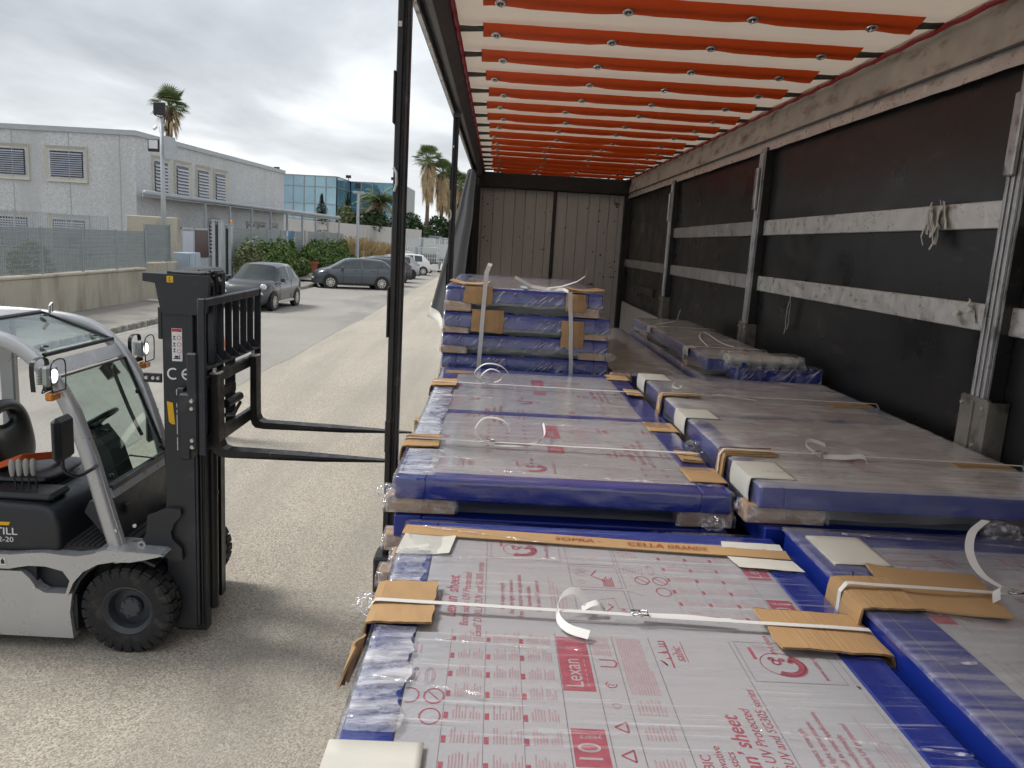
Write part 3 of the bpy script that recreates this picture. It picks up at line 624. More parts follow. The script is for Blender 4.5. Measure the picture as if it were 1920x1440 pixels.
def panel(x0, x1, y0, y1, zt, label, t=0.08, bd=0.10, sheet_m='poly_sheet', film='film', cross=(), group=None, fd=0.105, ink=None, lite=False, screws=True, sd=None, film_k=None):
    th = thing('wrapped_cargo', label, 'framed panel', ((x0+x1)/2, (y0+y1)/2, zt-t), group=group); sd = zt*7+x0*3 if sd is None else sd
    for a, c in ((x0, x0+bd), (x1-bd, x1)): MB().box(a, c, y0, y1, zt-t, zt, 0.004).build('frame_rail', 'blue_paint', th)
    for a, c in ((y0, y0+bd*.8), (y1-bd*.8, y1)): MB().box(x0+bd+.001, x1-bd-.001, a, c, zt-t, zt-.001, 0.004).build('frame_rail', 'blue_paint', th)
    for yc in cross: MB().box(x0+bd+.001, x1-bd-.001, yc-.035, yc+.035, zt-t*.6, zt-.001, 0.003).build('cross_rail', 'blue_paint', th)
    ys = [y0+bd*.8]+[q for yc in sorted(cross) for q in (yc-.036, yc+.036)]+[y1-bd*.8]
    for a, c in zip(ys[::2], ys[1::2]):
        s = MB().box(x0+bd+.0015, x1-bd-.0015, a+.0015, c-.0015, zt-.016, zt-.0035).build('sheet', sheet_m, th)
        if ink is not None: print_sheet(s, zt-.0029, (x0+bd+.004, x1-bd-.004, a+.004, c-.004), ink[0], ink[1], lite)
    if screws:
        b = MB()
        for yy in [y0+.25+i*.42 for i in range(int((y1-y0-.3)/.42)+1)]:
            for xx in (x0+bd+.018, x1-bd-.018): b.lathe([(0, .003), (.005, .002), (.006, 0)], (xx, yy, zt-.003), 'z', 8)
        b.build('screw', 'buckle', th)
    if film: film_shell(x0, x1, y0, y1, zt, fd, sd=sd, **(film_k or {})).build('stretch_film', film, th, smooth=True)
    return th
def spacer(x0, x1, y0, y1, z0, z1, label, group=None, wrap=True, tilt=0):
    o = thing('wood_spacer', label, 'wood block', ((x0+x1)/2, (y0+y1)/2, z0), group=group)
    MB().box(x0, x1, y0, y1, z0+.001, z1-.001, 0.004).build('block', 'wood', o)
    if wrap: film_shell(x0, x1, y0, y1, z1-.008, (z1-z0)*.85, g=.007, nu=22, nv=14, sd=x0*9+y0+z0, bulge=.016, rip=.002).build('wrap_film', 'film_lump', o, smooth=True)
    return o
def bearers(x0, x1, y0, y1, z0, z1, label):
    for en, yy in (('near', y0+.12), ('middle', (y0+y1)/2), ('far', y1-.12)):
        o = MB().box(x0+.03, x1-.03, yy-.05, yy+.05, z0+.002, z1-.001, 0.004).build('wood_bearer', 'wood'); tag(o, en+' '+label, 'wood bearer', label)
def corner_card(label, xe, sgn, yc, wy, top, drop, z, mt='card', skew=0.0, group=None, rag=0.006):
    """corrugated card folded over a panel's long edge: top flap reaching inward and a flap down the side"""
    o = thing('cardboard_pad', label, 'cardboard', (xe, yc, z), group=group)
    b = MB(); n = 12; path = []
    for i in range(n+1):
        s = i/n
        if s < .62: q = s/.62; path.append((xe-sgn*top*(1-q)+sgn*.012*q, z+.004+.004*(1-q)))
        elif s < .72: q = (s-.62)/.10; path.append((xe+sgn*(.012+.010*math.sin(q*PI/2)), z+.004-.012*(1-math.cos(q*PI/2))))
        else: q = (s-.72)/.28; path.append((xe+sgn*(.022+.006*q), z-.008-drop*q))
    m_ = 10; vs = []; fs = []
    for i, (px, pz) in enumerate(path):
        for j in range(m_+1):
            v = j/m_; yy = yc+(v-.5)*wy+skew*(i/n-.3)
            e_ = rag*nz3(i*1.7+xe*7, v*3+yc*5) if j in (0, m_) else 0
            ex_ = (rag*nz3(v*5, yc*9) if i in (0, n) else 0)
            vs.append((px-sgn*ex_, yy+e_, pz+.0025*nz3(i*.5, v*4, yc)))
    for i in range(n):
        for j in range(m_): fs.append((i*(m_+1)+j, i*(m_+1)+j+1, (i+1)*(m_+1)+j+1, (i+1)*(m_+1)+j))
    c = b.add(vs, fs).build('pad', mt, o); solid(c, 0.006, 1)
    # visible flutes along the cut edge
    for j in (0, m_):
        e_ = MB()
        pts = [vs[i*(m_+1)+j] for i in range(n+1)]
        e_.ribbon([(p[0], p[1]+(-.0012 if j == 0 else .0012), p[2]+.004) for p in pts], (0, 0.0008, 0.002), 0.0015)
        e_.build('fluted_edge', 'card_edge', o)
    return o
def flat_card(label, pts, z, mt='card_plain', th=.006, curl=0.0, group=None, cat='cardboard', name='cardboard_pad', org=None):
    """a loose four-cornered piece lying on a surface"""
    A, B, C_, D = [Vector((*p, 0)) for p in pts]
    def fn(u, v):
        p = (A*(1-u)+B*u)*(1-v)+(D*(1-u)+C_*u)*v
        return (p.x, p.y, z+curl*(abs(u-.5)*2)**2.2+.002*nz3(u*4, v*4, z*9+A.x))
    o = MB().grid(12, 8, fn).build(name, mt); solid(o, th, 1); return tag(o, label, cat, group)
def paper_label(label, xe, sgn, y0, y1, top, drop, z, group=None, mt='paper', cat='paper label'):
    """paper stuck over the long edge under the film"""
    b = MB(); n = 10
    def fn(u, v):
        y = y0+(y1-y0)*v
        if u < .6: q = u/.6; return (xe-sgn*top*(1-q), y, z+.0065+.005*math.sin(q*PI)*nz3(v*2, z*5+y0))
        q = (u-.6)/.4; return (xe+sgn*(.014+.02*q*(1-q)), y, z+.006-drop*q)
    o = b.grid(20, 6, fn).build('paper_label', mt, smooth=True, sharp=50); solid(o, .001, 1); return tag(o, label, cat, group)
def strap(label, x0, x1, y, z, zl, zr, group=None, slant=0.0, bx=None, tails=(), w=.008, dip=0.0):
    o = thing('packing_strap', label, 'strap', ((x0+x1)/2, y, z), group=group)
    xs = [x0+(x1-x0)*i/14 for i in range(15)]
    pts = [(x0-.032, y, zl), (x0-.030, y, z-.02), (x0-.014, y, z+.004)]+[(x, y+slant*(x-x0)/(x1-x0), z+.005+.0025*nz3(x*5, y)+dip*4*((x-x0)/(x1-x0))*((x-x1)/(x1-x0))) for x in xs]+[(x1+.014, y+slant, z+.004), (x1+.030, y+slant, z-.02), (x1+.032, y+slant, zr)]
    MB().ribbon(pts, (0, w, 0), .0006).build('band', 'strap_white', o)
    if bx is not None:
        yb = y+slant*(bx-x0)/(x1-x0); zb = z+.012
        c = [(bx-.02, yb-.013, zb), (bx+.02, yb-.013, zb), (bx+.02, yb+.013, zb), (bx-.02, yb+.013, zb), (bx-.02, yb-.013, zb)]
        MB().tube(c, .0026, 6).tube([(bx, yb-.013, zb), (bx, yb+.013, zb)], .0026, 6).build('buckle', 'buckle', o, smooth=True)
    for pts, wv in tails:
        sp = []
        P_ = [Vector(p) for p in pts]
        for i in range(len(P_)-1):
            a, b_, c_, d_ = P_[max(i-1, 0)], P_[i], P_[i+1], P_[min(i+2, len(P_)-1)]
            for q in range(6):
                t = q/6; sp.append(.5*((2*b_)+(c_-a)*t+(2*a-5*b_+4*c_-d_)*t*t+(3*b_-a-3*c_+d_)*t**3))
        sp.append(P_[-1]); MB().ribbon(sp, wv, .0006).build('strap_tail', 'strap_white', o, smooth=False)
    return o

# ---- near left stack, printed sheet on top
AX0, AX1, AY0, AY1, AZ = -0.255, 1.000, 0.10, 2.540, 1.650
pa = panel(AX0, AX1, AY0, AY1, AZ, 'near left blue framed panel with clear red printed sheet on top', ink=(0, 0), bd=.104, fd=.06, film_k=dict(nu=50, nv=70))
WA = 'near left stack'
OR = ['second', 'third', 'fourth', 'fifth', 'sixth']
def lower(nm, x0, x1, y0, y1, zt, n, pitch, ords, jig=.012, sheet_m='poly_sheet', ex0=0.0):
    z = zt
    for i in range(n):
        z -= pitch; dx = random.uniform(-jig, jig)
        panel(x0+dx+ex0, x1+dx, y0+random.uniform(-jig, jig), y1+random.uniform(-jig, jig), z, ords[i]+' blue panel from the top of the '+nm, sheet_m=sheet_m, screws=False, film=None)
        for yy, w_, en in ((y0+.03, .09, 'near'), (y1-.12, .09, 'far'), ((y0+y1)/2, .09, 'middle')):
            for xa, xb, sdn in ((x0-.05, x0+.22, 'left'), (x1-.16, x1+.02, 'right')):
                spacer(xa+random.uniform(-.02, .02), xb, yy, yy+w_, z+.001, z+pitch-.081, 'wood block under the %s panel, %s %s of the %s' % ((['top']+OR)[i], en, sdn, nm), 'wood spacers of the '+nm, wrap=(en != 'middle'))
    return z-.08
OR = ['second', 'third', 'fourth', 'fifth', 'sixth']
zb = lower(WA, AX0, AX1, AY0, AY1, AZ, 3, .142, OR); bearers(AX0, AX1, AY0, AY1, TZ0, zb, 'wood bearer under the '+WA)
strip = flat_card('brown cardboard strip with handwritten red letters on the near left panel', [(-.262, 2.405), (.992, 2.330), (.999, 2.402), (-.255, 2.482)], AZ+.004, th=.003)
strip.location.z += .001
ORG[strip.name] = Vector(strip.location)
b = MB()
for t, x, y in (('SOPRA -', .235, 2.398), ('CELLA', .470, 2.383), ('GRANDE', .600, 2.375)):
    put_text(b, t, (x, y, AZ+.0115), (1, -.055, 0), (.05, 1, 0), .040, shear=.15, sx=1.05 if t[0] != 'G' else .82)
b.build('handwriting', 'marker_red', strip)
flat_card('white paper strip behind the cardboard strip on the near left panel', [(.790, 2.408), (.990, 2.398), (.998, 2.455), (.802, 2.462)], AZ+.008, 'paper', .001, name='paper_strip', cat='paper')
flat_card('white paper strip before the cardboard strip on the near left panel', [(.800, 2.255), (1.000, 2.235), (.992, 2.318), (.786, 2.335)], AZ+.008, 'paper', .001, name='paper_strip', cat='paper')
flat_card('crumpled white paper at the left end of the cardboard strip', [(-.262, 2.24), (-.10, 2.255), (-.085, 2.40), (-.25, 2.41)], AZ+.0035, 'paper', .001, name='paper_strip', cat='paper', curl=.004)
paper_label('white paper over the left edge at the bottom of the picture', AX0, -1, 1.05, 1.335, .165, .06, AZ)
corner_card('plain brown cardboard folded over the left edge of the near left panel', AX0, -1, 1.905, .235, .140, .10, AZ+.006, 'card_plain')
corner_card('fluted cardboard folded over the right edge of the near left panel', AX1, 1, 1.842, .205, .255, .03, AZ+.006, 'card', skew=-.01)
o = MB().grid(8, 8, lambda u, v: (-.284-.016*v-.010*math.sin(u*5+v*2)-.01*v*v, 1.70+.07*u+.03*v*nz3(u*3, 4)-.03*v, 1.64-.085*v-.02*nz3(u*6, 2)*v)).build('cardboard_scrap', 'card_plain'); solid(o, .006); tag(o, 'torn cardboard scrap hanging beside the left edge near the bottom', 'cardboard')
strap('white strap with a curled loop across the near left panel', AX0, AX1, 1.892, AZ+.018, 1.2, 1.5, slant=-.045, bx=.418,
      tails=[([(.29, 1.905, AZ+.022), (.255, 1.925, AZ+.055), (.215, 1.90, AZ+.05), (.203, 1.85, AZ+.022), (.225, 1.80, AZ+.014), (.275, 1.765, AZ+.016)], (.004, .011, .006)), ([(.27, 1.895, AZ+.02), (.31, 1.905, AZ+.034), (.335, 1.90, AZ+.012)], (0, .010, .003)), ([(.42, 1.885, AZ+.016), (.55, 1.878, AZ+.020), (.62, 1.872, AZ+.018), (.66, 1.868, AZ+.02)], (0, .009, .001))], w=.0085)
b = MB(); put_text(b, 'COLOM', (.345, 1.884, AZ+.0185), (1, -.036, 0), (0, 1, 0), .017)
b.build('strap_lettering', 'print_blue', bpy.data.objects['packing_strap'])

# ---- second left stack
BX0, BX1, BY0, BY1, BZ = -0.325, 0.900, 2.690, 5.200, 1.755
panel(BX0, BX1, BY0, BY1, BZ, 'second left blue framed panel with clear printed sheet and two straps', ink=(0.06, 1.84), bd=.11, cross=(3.85,), film='film', fd=.105, film_k=dict(nu=60, nv=70, rip=.003))
WB = 'second left stack'
zb = lower(WB, BX0-.0, BX1, BY0, BY1, BZ, 3, .148, OR); bearers(BX0, BX1, BY0, BY1, TZ0, zb, 'wood bearer under the '+WB)
for nm, yc, wy in (('near', 3.168, .19), ('far', 4.555, .22)):
    corner_card('small cardboard pad on the left edge under the %s strap of the second stack' % nm, BX0, -1, yc, wy, .125, .05, BZ+.006, 'card')
    corner_card('small cardboard pad on the right edge under the %s strap of the second stack' % nm, BX1-.02, 1, yc-.02, wy*.85, .075, .03, BZ+.006, 'card_plain')
strap('nearer white strap with long curled ends across the second left panel', BX0, BX1-.02, 3.175, BZ+.017, 1.3, 1.5, slant=-.02, bx=.01,
      tails=[([(-.01, 3.17, BZ+.015), (-.055, 3.20, BZ+.06), (-.02, 3.25, BZ+.105), (.06, 3.25, BZ+.10), (.095, 3.22, BZ+.06)], (0, .004, .003)), ([(.03, 3.165, BZ+.014), (.12, 3.16, BZ+.016), (.20, 3.19, BZ+.02), (.245, 3.28, BZ+.035), (.245, 3.40, BZ+.06)], (.004, .010, .004))])
strap('farther white strap with looped ends across the second left panel', BX0, BX1-.02, 4.545, BZ+.017, 1.3, 1.5, slant=-.03, bx=-.03,
      tails=[([(-.03, 4.55, BZ+.015), (-.10, 4.50, BZ+.08), (-.04, 4.47, BZ+.15), (.06, 4.47, BZ+.14), (.13, 4.48, BZ+.06), (.14, 4.50, BZ-.0+.012)], (0, .004, .003)), ([(-.03, 4.54, BZ+.012), (-.06, 4.56, BZ+.06), (-.01, 4.57, BZ+.105), (.05, 4.57, BZ+.09), (.06, 4.56, BZ+.05), (.02, 4.55, BZ+.03)], (0, .004, .003))])
for i, (y, d) in enumerate(((2.80, 'nearest'), (3.60, 'middle'), (5.02, 'farthest'))):
    paper_label('%s tan tape label over the right edge of the second left panel' % d, BX1, 1, y, y+.20, .13, .05, BZ-.002, mt='card_plain', cat='tape label')
flat_card('pale tape label at the far left corner of the second left panel', [(-.30, 4.98), (-.12, 4.98), (-.12, 5.10), (-.30, 5.10)], BZ+.001, 'card_plain', .001, name='tape_label', cat='tape label')

# ---- tall wrapped stack behind
CY0, CY1 = 5.40, 7.60
WC = 'tall wrapped stack'
zs = [(2.195, 2.290, -.335, .748), (2.015, 2.118, -.345, .808), (1.882, 1.965, -.352, .81), (1.725, 1.822, -.352, .815)]
for i, (za, zb_, xa, xb) in enumerate(zs):
    panel(xa, xb, CY0, CY1, zb_, ['top', 'second', 'third', 'bottom'][i]+' blue panel of the tall wrapped stack', t=zb_-za, sheet_m='poly_sheet', screws=False, film='film_heavy', fd=(zb_-za)+.03, film_k=dict(nu=70, nv=30, bulge=.014, rip=.004))
    zn = zs[i+1][1] if i < 3 else 1.60
    o = MB().box(xa+.10, xb-.06, CY0+.05, CY1-.05, zn+.003, za-.003, .004).build('foam_layer', 'grey_foam'); tag(o, 'grey foam layer under the %s panel of the tall wrapped stack' % ['top', 'second', 'third', 'bottom'][i], 'foam')
    for xx, xy, sdn in ((xa-.01, xa+.17, 'left'), (xb-.20, xb-.02, 'right')):
        spacer(xx, xy, CY0-.012, CY0+.045, zn+.004, za-.004, '%s wood block under the %s panel of the tall wrapped stack' % (sdn, ['top', 'second', 'third', 'bottom'][i]), 'wood spacers of the tall wrapped stack')
bearers(-.35, .81, CY0+.1, CY1, TZ0, 1.598, 'wood bearer under the tall wrapped stack')
def front_card(label, x0, x1, z0, z1, y, top=0.0, mt='card', wob=.01):
    def fn(u, v):
        x = x0+(x1-x0)*u+.01*nz3(v*3, u*2, x0*9); z = z0+(z1-z0)*v+(wob*nz3(u*5, x0*7) if v < .1 else 0)
        return (x, y-.012*math.sin(PI*u)-.006*nz3(u*3, v*3, z0*5), z)
    b = MB().grid(12, 8, fn)
    if top: b.grid(12, 3, lambda u, v: (x0+(x1-x0)*u, y+top*v, z1+.008*(1-v)+.002))
    o = b.build('cardboard_pad', mt); solid(o, .006, 1); return tag(o, label, 'cardboard')
front_card('cardboard pad at the top left of the tall wrapped stack', -.215, -.02, 2.185, 2.30, CY0-.028, .16)
front_card('large cardboard pad at the middle left of the tall wrapped stack', -.155, .065, 1.99, 2.145, CY0-.034)
front_card('cardboard pad at the top right of the tall wrapped stack', .488, .625, 2.165, 2.285, CY0-.028, .12)
front_card('torn cardboard pad at the middle right of the tall wrapped stack', .470, .625, 1.91, 2.10, CY0-.034, wob=.03)
flat_card('loose folded cardboard lying on top of the tall stack, left end', [(-.33, 5.55), (-.05, 5.50), (-.04, 5.75), (-.32, 5.80)], 2.305, 'card_plain', .006, curl=.02)
flat_card('loose folded cardboard lying on top of the tall stack, right end', [(.50, 5.50), (.78, 5.52), (.74, 5.80), (.52, 5.80)], 2.302, 'card_plain', .006, curl=.015)
def vstrap(label, x, z0, z1, tails, lean=0.0):
    o = thing('packing_strap', label, 'strap', (x, CY0, z0))
    MB().ribbon([(x+lean*(1-i/10)+.004*nz3(i, x), CY0-.068-.006*math.sin(i*.6), z0+(z1-z0)*i/10) for i in range(11)], (.014, .003, 0), .0007).build('band', 'strap_white', o)
    for pts, wv in tails: MB().ribbon(pts, wv, .0007).build('strap_tail', 'strap_white', o)
    return o
vstrap('white strap standing up at the left of the tall wrapped stack', -.072, 1.70, 2.315, [([(-.072, 5.336, 2.315), (-.070, 5.33, 2.36), (-.068, 5.33, 2.40), (-.052, 5.35, 2.445), (-.045, 5.37, 2.462)], (.015, .002, -.003))], lean=-.02)
vstrap('white strap at the right of the tall wrapped stack with curled ends', .512, 1.70, 2.30, [([(.50, 5.36, 2.30), (.47, 5.42, 2.312), (.36, 5.45, 2.305), (.25, 5.45, 2.318), (.13, 5.44, 2.375)], (.002, .006, .010)), ([(.36, 5.44, 2.312), (.46, 5.44, 2.33), (.56, 5.42, 2.37), (.615, 5.42, 2.41), (.625, 5.42, 2.45)], (.003, .005, .005))], lean=.045)
flat_card('clear blue tape tab lying on the top panel of the tall stack', [(.175, 5.42), (.225, 5.42), (.225, 5.75), (.18, 5.75)], 2.303, 'gate_blue', .001, name='tape_tab', cat='tape')

# ---- stack right of the tall one
WD = 'low brown stack in the middle'
panel(.86, 1.40, 5.32, 8.60, 1.750, 'dusty brown sheeted panel between the tall stack and the wall side stack', film='film_dusty', sheet_m='poly_brown', bd=.05, screws=False, fd=.09, film_k=dict(nu=30, nv=60))
zb = lower(WD, .86, 1.40, 5.32, 8.6, 1.750, 3, .15, OR, sheet_m='poly_brown'); bearers(.86, 1.40, 5.32, 8.6, TZ0, zb, 'wood bearer under the '+WD)
spacer(.82, .96, 5.24, 5.30, 1.71, 1.77, 'bunched film wrapped block at the lower right of the tall stack')

# ---- second right stack
FX0, FX1, FY0, FY1, FZ = 0.950, 2.110, 2.550, 4.850, 1.832
WF = 'second right stack'
panel(FX0, FX1, FY0, FY1, FZ, 'second right blue framed panel with dusty sheet against the wall', film='film_dusty', sheet_m='poly_brown', ink=(.62, 1.9), lite=True, bd=.085, cross=(3.72,), screws=False, fd=.11, film_k=dict(nu=60, nv=70, rip=.003))
zb = lower(WF, FX0+.03, FX1, FY0, FY1, FZ, 4, .148, OR); bearers(FX0, FX1, FY0, FY1, TZ0, zb, 'wood bearer under the '+WF)
for i, (y0, y1, d) in enumerate(((4.62, 4.86, 'farthest'), (3.58, 3.80, 'middle'), (2.62, 2.84, 'nearest'))):
    paper_label('%s cream paper label over the left edge of the second right panel' % d, FX0, -1, y0, y1, .15, .09, FZ)
for yc, d in ((4.14, 'far'), (2.965, 'near')):
    corner_card('cardboard folded over the left edge under the %s strap, right stack' % d, FX0, -1, yc, .09, .19, .14, FZ+.006, 'card')
    flat_card('flat cardboard piece under the %s strap beside the black wall' % d, [(1.86, yc-.05), (2.10, yc-.03), (2.10, yc+.06), (1.86, yc+.04)], FZ+.006, 'card')
strap('far white strap across the second right panel', FX0, FX1, 4.135, FZ+.016, 1.5, 1.7, bx=1.18, slant=.01,
      tails=[([(1.18, 4.14, FZ+.014), (1.26, 4.16, FZ+.02), (1.36, 4.12, FZ+.015), (1.44, 4.10, FZ+.012)], (0, .010, .001)), ([(1.06, 4.40, FZ+.04), (1.05, 4.38, FZ+.015), (1.08, 4.34, FZ+.012), (1.09, 4.36, FZ+.03)], (.008, .003, .002))])
strap('near white strap with a raised loop across the second right panel', FX0, FX1, 2.965, FZ+.016, 1.5, 1.7, bx=1.32, slant=-.03,
      tails=[([(1.32, 2.955, FZ+.014), (1.27, 2.98, FZ+.045), (1.30, 3.02, FZ+.06), (1.36, 3.01, FZ+.045)], (0, .006, .006)), ([(1.33, 2.95, FZ+.014), (1.40, 2.93, FZ+.018), (1.46, 2.93, FZ+.026), (1.485, 2.925, FZ+.022), (1.486, 2.90, FZ+.0)], (.0, .009, .007))])
b = MB(); b.box(1.36, 1.45, 4.18, 4.20, FZ+.0085, FZ+.0095).build('tape_tab', 'print_blue'); tag(bpy.data.objects['tape_tab.001'], 'small blue tape mark on the second right panel', 'tape')

# ---- near right stack
EX0, EX1, EY0, EY1, EZ = 1.030, 2.130, 0.10, 2.500, 1.700
WE = 'near right stack'
panel(EX0, EX1, EY0, EY1, EZ, 'near right blue framed panel with cardboard flap on its corner', film='film_mid', sheet_m='poly_sheet', ink=(.98, .55), lite=True, bd=.155, screws=False, fd=.012, film_k=dict(nu=50, nv=60, rip=.003, bulge=.001))
MB().box(EX0+.045, EX0+.048, EY0+.01, EY1-.01, EZ-.0, EZ+.0006).build('groove', 'print_line', [o for o in bpy.data.objects if o.name.startswith('wrapped_cargo') and o.get('label', '').startswith('near right')][0])
zb = lower(WE, EX0+.012, EX1, EY0, EY1, EZ, 3, .150, OR, ex0=.0); bearers(EX0, EX1, EY0, EY1, TZ0, zb, 'wood bearer under the '+WE)
for z, y, d in ((1.50, 2.36, 'upper'), (1.36, 2.30, 'lower')):
    spacer(1.00, 1.035, y-.16, y+.04, z, z+.075, '%s film wrapped block in the gap between the two near stacks' % d)
paper_label('cream paper label over the far left corner of the near right panel', EX0+.055, -1, 2.195, 2.425, .165, .10, EZ)
corner_card('cardboard corner with black pen marks on the near right panel', EX0, -1, 1.985, .20, .14, .15, EZ+.006, 'card')
fc = flat_card('large flat cardboard flap strapped on the near right panel', [(1.108, 1.908), (1.395, 1.861), (1.456, 2.131), (1.154, 2.182)], EZ+.014, 'card_plain', .006, curl=.006)
b = MB(); put_text(b, '\u25B3 N', (1.062, 2.07, EZ+.0178), (1, .15, 0), (-.15, 1, 0), .05)
b.build('pen_marks', 'marker_black', [o for o in bpy.data.objects if o.get('label', '').startswith('cardboard corner with black')][0])
strap('white strap with upright curled end over the cardboard flap on the right', EX0, EX1, 2.005, EZ+.026, 1.4, 1.5, bx=1.475, slant=-.06,
      tails=[([(1.475, 1.985, EZ+.03), (1.415, 1.965, EZ+.05), (1.40, 1.94, EZ+.025)], (.010, .0, .006)), ([(1.47, 2.01, EZ+.03), (1.43, 2.06, EZ+.05), (1.425, 2.12, EZ+.09), (1.455, 2.17, EZ+.135), (1.51, 2.20, EZ+.165)], (.011, -.004, .0))], w=.009)

# ---- narrow wall side stack with the tray on it
WG = 'narrow stack beside the wall'
panel(1.45, 2.02, 5.15, 8.05, 1.920, 'top panel of the narrow stack beside the wall', sheet_m='poly_brown', bd=.04, screws=False, film='film_dusty', fd=.10, film_k=dict(nu=30, nv=90, bulge=.01))
panel(1.42, 2.02, 4.98, 8.02, 1.790, 'lower panel of the narrow stack beside the wall', sheet_m='poly_brown', bd=.04, screws=False, film='film_dusty', fd=.10, film_k=dict(nu=30, nv=90, bulge=.01))
for yy, en in ((5.6, 'near'), (7.2, 'far')): spacer(1.425, 1.56, yy, yy+.09, 1.793, 1.838, en+' film wrapped block between the panels of the narrow stack', 'wood spacers of the narrow stack')
panel(1.44, 2.02, 5.0, 8.0, 1.64, 'bottom panel of the narrow stack beside the wall', sheet_m='poly_brown', bd=.04, screws=False, fd=.09, film_k=dict(nu=20, nv=40))
bearers(1.44, 2.02, 5.0, 8.0, TZ0, 1.558, 'wood bearer under the '+WG)
for yy, d in ((7.05, 'far'), (5.62, 'near')):
    paper_label('%s white corner pad on the narrow stack beside the wall' % d, 1.45, -1, yy, yy+.16, .05, .06, 1.921)
    strap('%s white strap round the narrow stack beside the wall' % d, 1.45, 2.02, yy+.08, 1.928, 1.68, 1.7, w=.007,
          tails=[([(1.47, yy+.08, 1.935), (1.52, yy+.05, 1.96), (1.60, yy+.04, 1.975), (1.67, yy+.04, 2.00), (1.69, yy+.04, 2.06), (1.70, yy+.04, 2.10)] if d == 'far' else [(1.60, yy+.08, 1.935), (1.56, yy+.2, 1.99), (1.62, yy+.3, 2.02), (1.72, yy+.2, 1.96), (1.80, yy+.1, 1.94)], (.004, .003, .002))])
o = thing('blue_tray', 'shallow open blue tray wrapped in film before the narrow stack', 'tray', (1.88, 5.06, 1.83))
tb = MB().box(1.60, 2.15, 4.95, 5.16, 1.80, 1.815).box(1.60, 1.606, 4.95, 5.16, 1.815, 1.90).box(2.144, 2.15, 4.95, 5.16, 1.815, 1.90).box(1.606, 2.144, 4.95, 4.956, 1.815, 1.89).box(1.606, 2.144, 5.154, 5.16, 1.815, 1.89)
tb.build('tray', 'blue_paint', o); film_shell(1.60, 2.15, 4.95, 5.16, 1.905, .11, nu=44, nv=20, sd=3.3, bulge=.03, rip=.01).build('wrap_film', 'film_heavy', o, smooth=True)
MB().box(1.62, 1.645, 4.945, 4.95, 1.80, 1.93).build('tab', 'blue_paint', o)
o = thing('wrapped_bundle', 'pale bundle crumpled in clear film lying on the blue tray', 'bundle', (1.77, 5.05, 1.91))
MB().box(1.54, 2.03, 5.0, 5.14, 1.912, 1.965, .02).build('contents', 'paper', o)
film_shell(1.53, 2.04, 4.985, 5.15, 1.975, .10, nu=60, nv=30, sd=8.1, bulge=.045, rip=.018).build('wrap_film', 'film_lump', o, smooth=True)

# crumpled ends of film bunched at the stack corners
def film_bunch(label, x, y, z, r):
    bm = bmesh.new(); bmesh.ops.create_icosphere(bm, subdivisions=4, radius=1.0)
    b = MB(); sd = x*7+y*3
    b.v = [(x+v.co.x*r*1.5*(1+.35*nz3(v.co.x*3+sd, v.co.y*3, v.co.z*3)+.25*abs(nz3(v.co.x*8, v.co.y*8+sd, v.co.z*8))), y+v.co.y*r*(1+.4*nz3(v.co.x*4, v.co.y*4+sd, v.co.z*4)), z+v.co.z*r*.8*(1+.4*nz3(v.co.x*5+sd, v.co.y*5, v.co.z*5))) for v in bm.verts]
    b.f = [tuple(q.index for q in f.verts) for f in bm.faces]; bm.free()
    o = b.build('film_bunch', 'film_lump', smooth=False); return tag(o, label, 'film')
film_bunch('crumpled film under the near right corner of the second left panel', .835, 2.665, 1.648, .032)
film_bunch('crumpled film bunch on the left side of the second right stack', .935, 3.36, 1.755, .036)
film_bunch('crumpled film bunch in the gap right of the cardboard strip', 1.01, 2.42, 1.60, .036)
film_bunch('crumpled film bunch at the lower right of the tall wrapped stack', .815, 5.37, 1.86, .035)
film_bunch('crumpled film between the panels at the far right edge', 1.80, 2.53, 1.715, .045)
film_bunch('small crumpled film bunch at the far left corner of the narrow stack', 1.42, 7.2, 1.86, .03)
film_bunch('crumpled film hanging at the left edge by the near strap', -.29, 2.05, 1.58, .04)
film_bunch('crumpled film left of the second panel by its near strap', -.345, 2.70, 1.70, .03)

# added film strips, hazed white in place of sky glare on the left edges
def film_glare_strip(panel_label, x0, y0, y1, z, wd, sd):
    par = [o for o in bpy.data.objects if o.get('label', '').startswith(panel_label)][0]
    def fn(u, v):
        y = y0+(y1-y0)*v; w_ = wd*(1+.22*nz3(v*5, sd)+.07*nz3(v*17, sd+2)); x = x0-.010+w_*u
        return (x, y, z+.010+.003*nz3(v*26, u*2, sd)+.0025*nz3(v*70, u*5, sd)-(.05 if u == 0 else 0))
    MB().grid(8, 120, fn).build('film_glare_strip', 'film_glare', par, smooth=True)
film_glare_strip('near left blue framed', AX0, 1.36, 1.78, AZ, .115, 1.0); film_glare_strip('near left blue framed', AX0, 2.03, 2.28, AZ, .10, 2.0)
film_glare_strip('second left blue framed', BX0, 2.70, 3.06, BZ, .15, 3.0); film_glare_strip('second left blue framed', BX0, 3.28, 4.43, BZ, .125, 4.0)
def film_fold(panel_label, pts, w_, sd):
    """a long pleat of doubled film standing a little off the surface"""
    par = [o for o in bpy.data.objects if o.get('label', '').startswith(panel_label)][0]; a, b_ = Vector(pts[0]), Vector(pts[1]); d = (b_-a); n = Vector((-d.y, d.x, 0)).normalized()
    MB().grid(60, 3, lambda u, v: tuple(a+d*u+n*((v-.5)*w_*(.5+.8*abs(nz3(u*6, sd)))+.012*nz3(u*4, sd+7))+Vector((0, 0, .004+.004*math.sin(PI*v)+.002*nz3(u*30, v, sd))))).build('film_pleat', 'film_lump', par, smooth=True)
